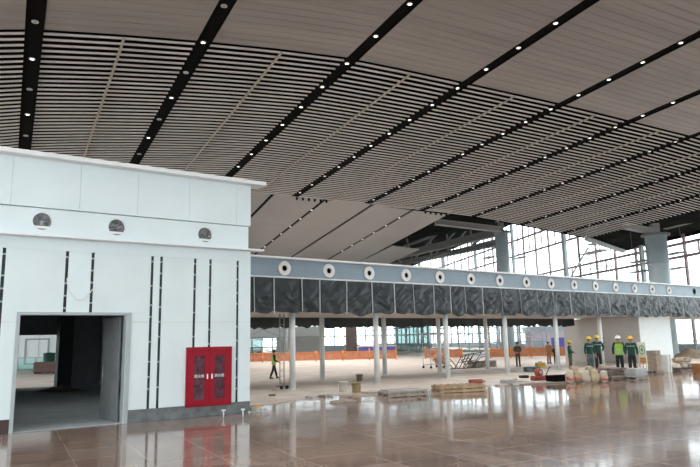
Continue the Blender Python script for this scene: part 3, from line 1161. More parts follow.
def scaffold(name, label, p, rz, w, d, h, lifts, r=.025, mt='scaf', castor=False, plat=True):
    t = thing(name, label, 'scaffold', p, rz)
    for x in (-w / 2, w / 2):
        for y in (-d / 2, d / 2):
            MB().tube((x, y, .12 if castor else 0), (x, y, h), r, 8).build('standard', M[mt], t)
            if castor:
                MB().lathe([(.0, -.03), (.09, -.03), (.09, .03), (0, .03)], Matrix.Translation((x, y, .09)) @ Matrix.Rotation(R(90), 4, 'X'), 14).build('castor', M['rubber'], t)
    for i in range(lifts + 1):
        z = .25 + (h - .4) * i / lifts
        m_ = MB()
        for y in (-d / 2, d / 2):
            m_.tube((-w / 2, y, z), (w / 2, y, z), r * .85, 6)
        for x in (-w / 2, w / 2):
            m_.tube((x, -d / 2, z), (x, d / 2, z), r * .85, 6)
        m_.build('ledger', M[mt], t)
        if i < lifts:
            z2 = .25 + (h - .4) * (i + 1) / lifts
            b_ = MB()
            b_.tube((-w / 2, -d / 2, z), (w / 2, -d / 2, z2), r * .7, 6)
            b_.tube((w / 2, d / 2, z), (-w / 2, d / 2, z2), r * .7, 6)
            b_.build('brace', M[mt], t)
        if plat and i and (i % 2 == 0 or lifts < 3):
            MB().box(-w / 2, w / 2, -d / 2, d / 2, z + .02, z + .07).build('platform', M['oldwood'], t)
    return t


# scaffolds standing by the windows
q = F0 + dF * 13.5
scaffold('scaffold_tower', 'tall weathered scaffold tower inside the window band, between the two roof columns', (q.x - 2.0, q.y, 0), RF, 1.6, 5.0, 20, 9, .06, 'scaf_dark')
for px, pys, Y, nm in [(596, [244], 78, 'dark hanging work platform beside the tall scaffold tower'), (640, [262, 272], 66, 'dark two-deck hanging work platform left of the right roof column'),
                       (675, [254, 269], 67, 'dark two-deck hanging work platform right of the right roof column'), (521, [258], 90, 'dark hanging work platform right of the left roof column'),
                       (489, [258], 88, 'dark hanging work platform left of the left roof column')]:
    p = atY(px, pys[0], Y)
    t = thing('work_platform', nm, 'platform', p, RF, 'hanging work platforms')
    for py in pys:
        dz = atY(px, py, Y).z - p.z
        MB().box(-.5, .5, -1.2, 1.2, dz, dz + .12).build('deck', M['scaf_dark'], t)
    for a in (-1.1, 1.1):
        MB().tube((0, a, dz + .1), (0, a, 13.2 - p.z if p.z < 12 else 4), .025, 6).build('hanger', M['scaf_dark'], t)
t = thing('diagonal_strut', 'pale diagonal steel strut leaning across the window band', 'strut', P3(563, 290, 85))
MB().tube((0, 0, 0), P3(588, 248, 85) - P3(563, 290, 85), .13, 8).build('tube', M['girder_pale'], t)
MB().tube((0, 0, -7.5), (0, 0, .1), .13, 8).build('post', M['girder_pale'], t)

# ------------------------------------------------------------------ back of the hall, seen beneath the canopy
YB = 95.0
def xb(px, Y=YB):
    return atY(px, 345, Y).x
def zb_(px, py, Y):
    return atY(px, py, Y).z
w2 = struct('window_2', (0, YB, 0), 0)
mm = MB()
x = -60.0
while x < 33:
    mm.box(x - .085, x + .085, -.08, .08, .3, 8)
    x += 1.55
for z in (1.3, 2.7, 4.1, 5.6, 7.9):
    mm.box(-60, 33, -.07, .07, z - .08, z + .08)
mm.build('window_frame', M['mullion_grey'], w2)
MB().box(-60, xb(262), -.01, .01, .3, 8).build('glass_pane', M['greenglass'], w2)
MB().box(xb(262), xb(395), -.01, .01, .3, 8).build('glass_pane', M['glass'], w2)
MB().box(xb(395), xb(432), -.01, .01, .3, 8).build('glass_pane', M['greenglass'], w2)
MB().box(xb(432), 33, -.01, .01, .3, 8).build('glass_pane', M['glass'], w2)
MB().box(-60, 33, -.2, .2, 0, .3).build('plinth', M['dust'], w2)
MB().box(-60, 33, -.6, .6, 8, 9.6).build('fascia', M['kioskwhite'], w2)
# white bulkhead and plaster wall on the left
smesh(MB().box(xb(225, 90), xb(322, 90), 90, 91, zb_(280, 337, 90), zb_(280, 327, 90), bev=.02), 'trim_1', M['kioskwhite'])
smesh(MB().box(xb(276, 91), xb(321, 91), 91.2, 91.6, 0, zb_(290, 337, 91)), 'wall_back', M['kiosk'])
smesh(MB().box(xb(323, 91), xb(346, 91), 91.2, 91.6, 0, zb_(330, 346.5, 91)), 'wall_back', M['bigcol'])
p = atY(351.5, 345, 84)
t = thing('stone_pier', 'square brown stone-clad pier in the distance under the canopy', 'pier', (p.x, 84, 0))
MB().box(-.75, .75, -.75, .75, .2, 7.5, bev=.02).build('cladding', M['brownstone'], t)
MB().box(-.85, .85, -.85, .85, 0, .2).build('base', M['darkstone'], t)
# counters with lit screen
p = atY(377, 350, 80)
t = thing('service_counter', 'long blue-violet counter in the distance behind the orange netting', 'counter', (p.x, 80, 0))
w_ = (atY(396, 350, 80).x - atY(359, 350, 80).x) / 2
MB().box(-w_, w_, -.5, .5, 0, zb_(377, 346.5, 80), bev=.03).build('counter_body', M['blue'], t)
MB().box(-w_ - .05, w_ + .05, -.6, .6, zb_(377, 346.5, 80), zb_(377, 346, 80) + .03).build('counter_top', M['white'], t)
p = atY(367, 344, 79.6)
t = thing('display_screen', 'pale pink lit screen standing on the blue-violet counter', 'screen', (p.x, 80.0, zb_(377, 346, 80) + .03))
w_ = (atY(374, 344, 80).x - atY(359.5, 344, 80).x) / 2
MB().box(-w_, w_, -.06, .06, 0.02, .62, bev=.01).build('housing', M['white'], t)
MB().box(-w_ + .04, w_ - .04, -.075, -.06, .06, .58).build('panel', M['screen'], t)
MB().box(-.3, .3, -.15, .15, 0, .02).build('foot', M['white'], t)
# slanted white roof and blue hoarding by the kiosk
p = atY(552, 330, 86)
t = thing('site_cabin', 'pale lilac-white cabin with a flat roof seen left of the kiosk', 'cabin', (p.x, 87, 0))
w_ = (atY(572, 340, 86).x - atY(533, 340, 86).x) / 2
MB().box(-w_, w_, 0, 3, 0, zb_(552, 331, 86)).build('cabin_wall', mat('lilac_white_cladding', (.70, .62, .68), .7), t)
MB().box(-w_ - .3, w_ + .3, -.6, 3.2, zb_(552, 331, 86), zb_(552, 326, 86)).build('roof', M['bigcol'], t)
p = atY(563, 345, 82)
t = thing('blue_hoarding', 'blue-violet hoarding panel seen between the last front column and the kiosk', 'hoarding', (p.x, 82, 0))
w_ = (atY(571.5, 340, 82).x - atY(549, 340, 82).x) / 2
MB().box(-w_, w_, 0, .1, .35, zb_(563, 337.5, 82)).build('panel', M['blue'], t)
for s_ in (-.8, .8):
    MB().box(s_ * w_ - .05, s_ * w_ + .05, .1, .18, 0, zb_(563, 338, 82)).build('post', M['scaf'], t)
p = atY(539, 346, 83)
t = thing('blue_hoarding', 'small blue hoarding panel left of the last front column in the distance', 'hoarding', (p.x, 83, 0))
MB().box(-.75, .75, 0, .1, .3, 1.5).build('panel', M['bigcol'], t)
for s_ in (-.6, .6):
    MB().box(s_ - .05, s_ + .05, .1, .18, 0, 1.5).build('post', M['scaf'], t)

# orange netting fences
def fence(label, px0, y0, px1, y1, Yd, h, nposts, seed):
    a = atY(px0, 350, Yd)
    b = atY(px1, 350, Yd)
    a.z = b.z = 0
    t = thing('netting_fence', label, 'fence', a)
    L_ = (b - a).length
    def f(u, v):
        x = u * L_
        k = (u * (nposts - 1)) % 1
        return (x, .06 * noise.noise(Vector((x, v * 2, seed))), .12 + (h - .08 - .12 * math.sin(math.pi * k)) * v + .05 * noise.noise(Vector((x * .8, seed, 0))))
    MB().grid(f, 90, 6).build('netting', M['netting'], t)
    mr2 = MB()
    for z in (.15, h - .05):
        mr2.tube((0, -.03, z), (L_, -.03, z), .03, 6)
    mr2.build('rail', M['orange'], t)
    for i in range(nposts):
        x = L_ * i / (nposts - 1)
        MB().tube((x, -.05, 0), (x, -.05, h + random.uniform(.05, .3)), .05, 8).build('post', M['orange'], t)
    return t


fence('orange safety netting fence on the left beneath the canopy', 236, 361, 396, 359, 66, .98, 7, 1)
fence('short orange safety netting fence in the middle, behind the leaning frames', 425, 358, 462, 358, 66, 1.0, 3, 2)
fence('orange safety netting fence behind the masked worker, left of the kiosk', 490, 356, 572, 356, 64, 1.0, 5, 3)

# scaffolds under and behind the canopy
p = flo(282, 389)
t = thing('access_mast', 'narrow ladder-like steel mast on wheels left of the first front column', 'mast', p, R(36))
for x_ in (-.11, .11):
    MB().tube((x_, 0, .1), (x_, 0, 3.35), .022, 8).build('upright', M['scaf'], t)
mg = MB()
for k in range(11):
    mg.tube((-.11, 0, .25 + .29 * k), (.11, 0, .25 + .29 * k), .013, 6)
mg.build('rungs', M['scaf'], t)
MB().box(-.2, .2, -.2, .2, .09, .14).build('chassis', M['oldwood'], t)
for x_ in (-.14, .14):
    MB().lathe([(.0, -.03), (.08, -.03), (.08, .03), (0, .03)], Matrix.Translation((x_, -.2, .08)) @ Matrix.Rotation(R(90), 4, 'X'), 14).build('wheel', M['rubber'], t)
p = flo(264, 362)
scaffold('scaffold', 'pale scaffold with crossed braces behind the netting at the left', (p.x - .5, p.y + 3, 0), 0, 5.2, 1.5, 4.6, 2, .05)
p = flo(434, 368)
scaffold('scaffold_tower', 'slim mobile scaffold tower just left of the third front column', p, R(36), 1.3, .8, 2.6, 2, .025, 'scaf', True)
p = flo(470, 357)
scaffold('scaffold', 'wide background scaffold seen between the third and fourth front columns', (p.x, p.y, 0), 0, 6.5, 1.6, 4.8, 3, .05, 'scaf', False, False)
p = flo(532, 356)
scaffold('scaffold', 'background scaffold seen between the fourth and fifth front columns', (p.x, p.y, 0), 0, 3.0, 1.4, 4.4, 3, .04, 'scaf', False, False)
p = flo(689, 353)
scaffold('scaffold', 'scaffold in front of the bright window right of the kiosk', (p.x - .3, p.y - 3, 0), RF, 2.2, 1.5, 5.0, 3, .04, 'scaf', False, False)
# leaning frames stack
p = flo(462, 369)
t = thing('leaning_frames', 'pile of dark steel frames leaning together left of the fourth front column', 'frames', p, R(20))
for i in range(7):
    f_ = MB()
    o_ = Vector((-1.3 + i * .42, .1 * i, 0))
    hh_ = random.uniform(.5, 1.0)
    lx = random.choice((-1, 1)) * random.uniform(.5, .9)
    pts = [o_ + Vector((0, 0, .03)), o_ + Vector((lx, 0, hh_)), o_ + Vector((lx + .8, .3, hh_ + .1)), o_ + Vector((.8, .3, .03)), o_ + Vector((0, 0, .03))]
    f_.path(pts, .03, 6)
    f_.tube(pts[0].lerp(pts[1], .5), pts[2].lerp(pts[3], .5), .025, 6)
    f_.build('frame', M['scaf_dark'], t)
for (px, py, w_, d_, h_, mt, lab) in [(482, 367, 2.0, .8, .45, 'oldwood', 'stack of weathered boards lying left of the fourth front column'), (440, 364, 1.2, .8, .9, 'netting', 'crumpled orange bundle beside the mobile scaffold tower'),
                                      ]:
    p = flo(px, py)
    t = thing('board_stack' if mt == 'oldwood' else 'bundle', lab, 'stack' if mt == 'oldwood' else 'bundle', p, R(25))
    if mt == 'oldwood':
        for k in range(6):
            MB().box(-w_ / 2 + random.uniform(-.1, .1), w_ / 2, -d_ / 2, d_ / 2 + random.uniform(-.1, .1), h_ * k / 6, h_ * k / 6 + .06).build('board', M[mt], t)
    else:
        def bf(a, b):
            th_, ph_ = 2 * math.pi * a, math.pi * b
            v = Vector((math.cos(th_) * math.sin(ph_), math.sin(th_) * math.sin(ph_), math.cos(ph_)))
            k = 1 + .35 * noise.noise(v * 2.2)
            return (v.x * w_ / 2 * k, v.y * d_ / 2 * k, max(0, h_ / 2 + v.z * h_ / 2 * k))
        MB().grid(bf, 24, 14).build('cloth', M[mt], t)

# ------------------------------------------------------------------ things lying on the floor
def bucket(px, py, r, h, mt, label, tilt=0):
    t = thing('bucket', label, 'bucket', flo(px, py), 0, 'buckets on the floor')
    MB().lathe([(0, 0), (r * .82, 0), (r, h), (r + .015, h), (r + .015, h - .03), (r - .01, h - .02), (r * .8, .02), (0, .02)], None, 24).build('pail', M[mt], t)
    mh_ = MB()
    pts = [(r * math.cos(a), 0, h - .03 - .14 * math.sin(a)) for a in [math.pi * k / 10 for k in range(11)]]
    pts = [(x_, -r * .98 * math.sin(math.pi * k / 10), z_) for k, (x_, y_, z_) in enumerate(pts)]
    mh_.path(pts, .008, 5)
    mh_.build('handle', M['scaf'], t)
    return t


bucket(343, 391.5, .19, .42, 'bucketw', 'white plastic bucket on the floor left of the tan bucket')
bucket(356.5, 392.5, .20, .40, 'buckett', 'tan plastic bucket on the floor right of the white bucket')
bucket(359.5, 381.5, .17, .36, 'bucketb', 'brown bucket on the floor behind the tan bucket')
bucket(697.5, 373, .26, .50, 'bucko', 'orange-brown bucket at the right picture edge')


def pallet(label, p, rz, w, d, mt='wood', grp='pallets on the floor'):
    t = thing('wooden_pallet', label, 'pallet', p, rz, grp)
    for y in (-d / 2 + .06, 0, d / 2 - .06):
        MB().box(-w / 2, w / 2, y - .05, y + .05, .025, .115).build('bearer', M[mt], t)
    n_ = 7
    for k in range(n_):
        x_ = -w / 2 + w * (k + .5) / n_
        MB().box(x_ - .06, x_ + .06, -d / 2, d / 2, .115, .14).build('deck_board', M[mt], t)
    for k in (-1, 0, 1):
        MB().box(k * (w / 2 - .06) - .055, k * (w / 2 - .06) + .055, -d / 2, d / 2, 0, .025).build('bottom_board', M[mt], t)
    return t


def slabs(base, rz, z0, n, w, d, th_, mt, labf, name, cat, grp, jit=.03):
    for k in range(n):
        c = Vector((random.uniform(-jit, jit), random.uniform(-jit, jit), 0))
        ob = MB().box(-w / 2, w / 2, -d / 2, d / 2, .001, th_ - .001, bev=.004).build(name, M[mt], loc=Vector(base) + c + Vector((0, 0, z0 + k * th_)), rotz=rz + random.uniform(-.03, .03))
        tag(ob, labf(k), cat, grp)


pa = flo(403, 396)
pallet('grey pallet carrying pale boards in front of the second column', pa, R(22), 1.65, .95, 'oldwood')
fy = Vector((-math.sin(R(22)), math.cos(R(22)), 0))
for lay in range(2):
    for k, off in enumerate((-.32, 0, .32)):
        ob = MB().box(-.8 + .05 * lay, .8 - .12 * k, -.13, .13, .001, .055, bev=.004).build('pale_board', M['stone'] if (k + lay) % 2 else M['oldwood'], loc=pa + fy * off + Vector((0, 0, .14 + lay * .06)), rotz=R(22) + random.uniform(-.04, .04))
        tag(ob, 'grey board on the pallet before the second column, %s layer, %s of three' % (('lower', 'upper')[lay], ('front', 'middle', 'rear')[k]), 'board', 'boards on the grey pallet')
pb = flo(459, 391.5)
pallet('bare light wooden pallet in front of the third column', pb, R(14), 1.95, 1.0, 'wood')
pallet('second light wooden pallet lying under the bare pallet by the third column', flo(459, 391.5) * 1.0, R(14), 1.95, 1.0, 'wood')
# lift the upper one of the two
for o in [o for o in COL.objects if o.get('label', '').startswith('bare light wooden pallet')]:
    o.location.z += .14
slabs(flo(343, 402.5), R(30), 0, 2, .75, .5, .035, 'oldwood', lambda k: 'thin grey board on the floor left of the pale board pallet, %s' % ['lower one', 'upper one'][k], 'thin_board', 'board', 'thin boards on the floor')
slabs(flo(372, 393), R(40), 0, 2, .8, .5, .04, 'dust', lambda k: 'flat dusty sheet beside the tan bucket, %s' % ['lower one', 'upper one'][k], 'flat_sheet', 'sheet', 'dusty sheets by the bucket')
slabs(flo(508, 383), R(36), 0, 2, .6, .45, .08, 'stone', lambda k: 'small pale stone block right of the bare pallet, %s' % ['lower one', 'upper one'][k], 'stone_block', 'block', 'stone blocks')
t = thing('cloth_roll', 'small red rolled cloth on the floor behind the bare pallet', 'roll', flo(478, 383.5), R(20))
MB().tube((-.45, 0, .1), (.2, 0, .1), .1, 12).build('roll', M['machred'], t)
MB().tube((.2, 0, .1), (.42, .05, .08), .07, 12, .05).build('loose_end', M['sand'], t)
# scattered chips
for i, (px, py) in enumerate([(272, 396), (309, 398), (322, 397), (330, 396), (420, 399), (497, 386), (515, 380), (516, 386)]):
    nm = ['near the foot of the access mast', 'before the first front column, left of two', 'before the first front column, right of two', 'left of the white bucket',
          'at the right corner of the pale board pallet', 'behind the bare pallet, left of the stone blocks', 'right of the stone blocks', 'in front of the stone blocks'][i]
    ob = MB().box(-.13, .13, -.08, .08, 0, .07, Matrix.Rotation(random.random() * 3, 4, 'Z'), bev=.015).build('stone_chip', M['stone'] if i % 2 else M['darkstone'], loc=flo(px, py))
    tag(ob, '%s stone chip on the dusty floor %s' % ('pale' if i % 2 else 'dark', nm), 'stone chip', 'stone chips on the floor')

# long plank base with red cutting machine and black slab
pp_ = flo(549, 383)
t = tag(MB().box(-2.0, 2.0, -.35, .35, 0, .06, bev=.01).build('long_plank', M['oldwood'], loc=pp_, rotz=R(22)), 'long low plank on the floor under the red cutting machine', 'plank')
pm = flo(541, 380.5, .06)
t = thing('cutting_machine', 'red tile cutting machine with round drum on the long plank', 'machine', (pm.x, pm.y, .062), R(22))
MB().box(-.45, .5, -.18, .22, 0, .22, bev=.03).build('housing', M['machred'], t)
MB().lathe([(0, -.13), (.16, -.13), (.19, -.09), (.19, .09), (.16, .13), (0, .13)], Matrix.Translation((-.1, 0, .36)) @ Matrix.Rotation(R(90), 4, 'X'), 24).build('drum', M['machred'], t)
MB().lathe([(0, .13), (.09, .13), (.09, .16), (0, .16)], Matrix.Translation((-.1, 0, .36)) @ Matrix.Rotation(R(90), 4, 'X'), 20).build('hub', M['girder_pale'], t)
MB().path([(.3, 0, .2), (.5, 0, .55), (.62, 0, .6)], .025, 8).build('handle', M['rubber'], t)
pm = flo(560, 381, .06)
slabs((pm.x, pm.y, 0), R(22), .062, 3, 1.1, .55, .09, 'black', lambda k: 'black slab on the long plank right of the red machine, %s from the bottom' % ORD[k + 1], 'black_slab', 'slab', 'black slabs on the plank')
t = thing('yellow_toolbox', 'small yellow box on the floor behind the red machine', 'box', flo(540.5, 367), R(15))
MB().box(-.3, .3, -.2, .2, 0, .3, bev=.03).build('case', M['yellow'], t)
MB().path([(-.12, 0, .3), (-.12, 0, .37), (.12, 0, .37), (.12, 0, .3)], .018, 6).build('grip', M['rubber'], t)
t = thing('dark_case', 'dark grey case on the floor left of the red machine', 'case', flo(532, 371.5), R(15))
MB().box(-.45, .45, -.25, .25, 0, .28, bev=.04).build('shell', M['greytrs'], t)
MB().path([(-.15, -.25, .2), (-.12, -.3, .2), (.12, -.3, .2), (.15, -.25, .2)], .015, 6).build('grip', M['rubber'], t)
t = thing('dark_case', 'small black case on the floor left of the fifth front column', 'case', flo(524, 378), R(15))
MB().box(-.22, .22, -.15, .15, 0, .14, bev=.03).build('shell', M['rubber'], t)
MB().path([(-.08, 0, .14), (-.06, 0, .18), (.06, 0, .18), (.08, 0, .14)], .012, 6).build('grip', M['scaf'], t)


# sacks
def sack_mesh(w, d, h, seed):
    def f(a, b):
        th_ = 2 * math.pi * a
        k = (b - .5) * 2
        prof = (1 - abs(k) ** 4) ** .5
        c, s_ = math.cos(th_), math.sin(th_)
        sq = 1 / max(abs(c) ** .6, abs(s_) ** .6, .7) * .78
        n_ = 1 + .30 * noise.noise(Vector((c * 1.4 + seed, s_ * 1.4, k * 1.6))) + .16 * noise.noise(Vector((c * 4 + seed, s_ * 4, k * 5))) - .22 * max(0, k) ** 2
        return (c * w / 2 * prof * sq * n_, s_ * d / 2 * prof * sq * n_, h * b)
    return MB().grid(f, 22, 12)


SK = [(570.5, 383.5, 'leftmost of the row, by the black slabs'), (578.5, 383, 'second from the left, with red print'), (587, 383.5, 'in the middle of the row'), (595.5, 383.5, 'second from the right of the row'), (604, 383, 'rightmost of the row, with red print')]
for i, (px, py, nm) in enumerate(SK):
    t = thing('cement_sack', 'pale upright cement sack, ' + nm, 'sack', flo(px, py), random.uniform(-.4, .4), 'upright cement sacks')
    h_ = random.uniform(.50, .64)
    t.rotation_euler.x = random.uniform(-.12, .12)
    sack_mesh(random.uniform(.42, .5), .36, h_, i * 3.1).build('bag', M['sack' if i % 2 == 0 else 'sack2'], t)
    sg_ = sack_mesh(.45, .385, h_ * .42, i * 3.1)
    if i in (1, 4, 0):
        for v in sg_.bm.verts:
            v.co.z += h_ * .16
            v.co.x *= .99
        sg_.build('printed_band', M['sackred'], t)
    else:
        sg_.bm.free()
for i, (px, py, nm) in enumerate([(574, 376, 'behind the leftmost upright sack'), (590, 376.5, 'behind the middle upright sacks'), (603, 374, 'behind the rightmost upright sack')]):
    t = thing('sand_sack', 'brown lying sand sack ' + nm, 'sack', flo(px, py), random.uniform(-.4, .4), 'brown sand sacks')
    sk = sack_mesh(.5, .5, .55, 40 + i * 2.3)
    sk.build('bag', M['sand'], t)

# dark slab pile and pale slabs on pallets
ps = flo(610.5, 380)
pallet('low dark pallet under the brown slab pile, right of the cement sacks', ps, R(30), 1.1, 1.0, 'darkstone')
for k in range(6):
    w_, d_ = random.uniform(1.0, 1.25), random.uniform(.85, 1.0)
    ob = MB().box(-w_ / 2, w_ / 2, -d_ / 2, d_ / 2, 0.001, .068, bev=.01).build('brown_slab', M['darkstone'] if k % 2 else M['oldwood'], loc=ps + Vector((random.uniform(-.08, .08), random.uniform(-.08, .08), .14 + k * .07)), rotz=R(30) + random.uniform(-.1, .1))
    tag(ob, '%s slab in the brown pile right of the cement sacks, %s from the bottom' % ('dark brown' if k % 2 else 'weathered brown', ORD[k + 1]), 'slab', 'slabs of the brown pile')
ps2 = flo(634, 379.5)
pallet('pallet under the pale slabs in front of the white-helmeted worker', ps2, R(36), 1.0, .9, 'oldwood')
slabs(ps2, R(36), .14, 5, .98, .85, .075, 'stone', lambda k: 'pale grey slab stacked in front of the white-helmeted worker, %s from the bottom' % ORD[k + 1], 'pale_slab', 'slab', 'pale slabs on the pallet', .05)

# notice board
p = flo(643.8, 373)
t = thing('notice_board', 'tall cream standing notice board with green emblem beside the workers', 'sign', p, R(14))
MB().box(-.26, .26, -.02, .02, .48, 1.66, bev=.008).build('board', M['signcream'], t)
for x_ in (-.2, .2):
    l_ = MB()
    l_.tube((x_, .02, 1.1), (x_, .3, 0), .018, 6)
    l_.tube((x_, 0, .5), (x_, 0, 0), .018, 6)
    l_.build('leg', M['scaf'], t)
mx = Matrix.Translation((0, -.022, 1.25)) @ Matrix.Rotation(R(90), 4, 'X')
mring = MB()
mring.lathe([(.15, 0), (.15, .006), (.19, .006), (.19, 0)], mx @ Matrix.Diagonal((1, 1.35, 1, 1)), 32)
mring.build('emblem_ring', M['signgreen'], t)
me_ = MB()
me_.box(-.035, .035, -.03, -.02, 1.13, 1.38)
me_.box(-.08, .08, -.03, -.02, 1.2, 1.3)
me_.build('emblem_mark', M['signgreen'], t)
MB().box(-.22, .22, -.028, -.02, .54, .86).build('yellow_band', M['signyel'], t)
for z_ in (.61, .70, .79):
    MB().box(-.18, .18, -.034, -.026, z_ - .025, z_ + .025).build('red_print_line', M['signred'], t)

# carton stack by the kiosk
pc = flo(655.5, 373.5)
z = 0
pallet('dark pallet under the beige cartons at the kiosk', pc, R(36), .62, .6, 'oldwood')
z = .14
for k in range(4):
    t = tag(MB().box(-.26, .26, -.26, .26, .002, .268, bev=.012).build('beige_carton', M['sand'] if k < 3 else M['oldwood'], loc=pc + dB * random.uniform(-.03, .03) + Vector((0, 0, z)), rotz=R(36) + random.uniform(-.05, .05)),
            'beige carton in the stack right of the notice board, %s from the bottom' % ORD[k + 1], 'carton', 'beige cartons at the kiosk')
    z += .27
pc2 = flo(666.5, 372.5)
z = 0
for k in range(3):
    t = thing('white_carton', 'white wrapped carton against the kiosk front, %s from the bottom' % ORD[k + 1], 'carton', pc2 + Vector((random.uniform(-.03, .03), 0, z)), R(36), 'white cartons at the kiosk')
    MB().box(-.22, .22, -.25, .25, .002, .318, bev=.02).build('box', M['kioskwhite'], t)
    MB().box(-.06, .06, -.255, .255, .001, .322).build('tape', M['sack'], t)
    z += .325
# covered sacks on pallet
p = flo(682, 371)
pallet('dark pallet under the sand sacks right of the kiosk', p, R(36), 2.6, 1.3, 'darkstone')
for i, (dx, dy, z_) in enumerate([(-.75, 0, .14), (.1, .05, .14), (.85, 0, .14), (-.33, 0, .455), (.45, 0, .455)]):
    t = thing('sand_sack', 'plump sand sack on the pallet right of the kiosk, %s' % ['lower left', 'lower middle', 'lower right', 'upper left', 'upper right'][i], 'sack',
              p + dB * dx + nB * dy + Vector((0, 0, z_)), R(36), 'sand sacks on the pallet')
    sack_mesh(.78, .7, .31, 60 + i * 1.7).build('bag', M['sack'] if i < 3 else M['sand'], t)
t = thing('sand_heap', 'low brown heap of sand in front of the windows at the right edge', 'heap', flo(692, 358))
def hf(a, b):
    r_ = b
    th_ = 2 * math.pi * a
    return (1.9 * r_ * math.cos(th_), .9 * r_ * math.sin(th_), .75 * (1 - r_ ** 1.5) * (1 + .3 * noise.noise(Vector((3 * r_ * math.cos(th_), 3 * r_ * math.sin(th_), 2)))))
MB().grid(hf, 30, 10).build('sand', M['sand'], t)

# ------------------------------------------------------------------ people
def skin_mesh(name, verts, edges, radii, mt, parent, root=0, sub=2):
    me = bpy.data.meshes.new(name + '_cage')
    me.from_pydata([Vector(v) for v in verts], edges, [])
    ob = bpy.data.objects.new(name + '_cage', me)
    COL.objects.link(ob)
    sk = ob.modifiers.new('skin', 'SKIN')
    sk.use_smooth_shade = True
    if not me.skin_vertices:
        bpy.context.view_layer.objects.active = ob
    for i, r_ in enumerate(radii):
        rr = r_ if isinstance(r_, tuple) else (r_, r_)
        me.skin_vertices[0].data[i].radius = rr
        me.skin_vertices[0].data[i].use_root = (i == root)
    ss = ob.modifiers.new('sub', 'SUBSURF')
    ss.levels = ss.render_levels = sub
    dg = bpy.context.evaluated_depsgraph_get()
    m2 = bpy.data.meshes.new_from_object(ob.evaluated_get(dg))
    bpy.data.objects.remove(ob)
    bpy.data.meshes.remove(me)
    m2.name = name
    m2.materials.clear()
    m2.materials.append(mt)
    for p_ in m2.polygons:
        p_.use_smooth = True
    o = bpy.data.objects.new(name, m2)
    COL.objects.link(o)
    o.parent = parent
    return o


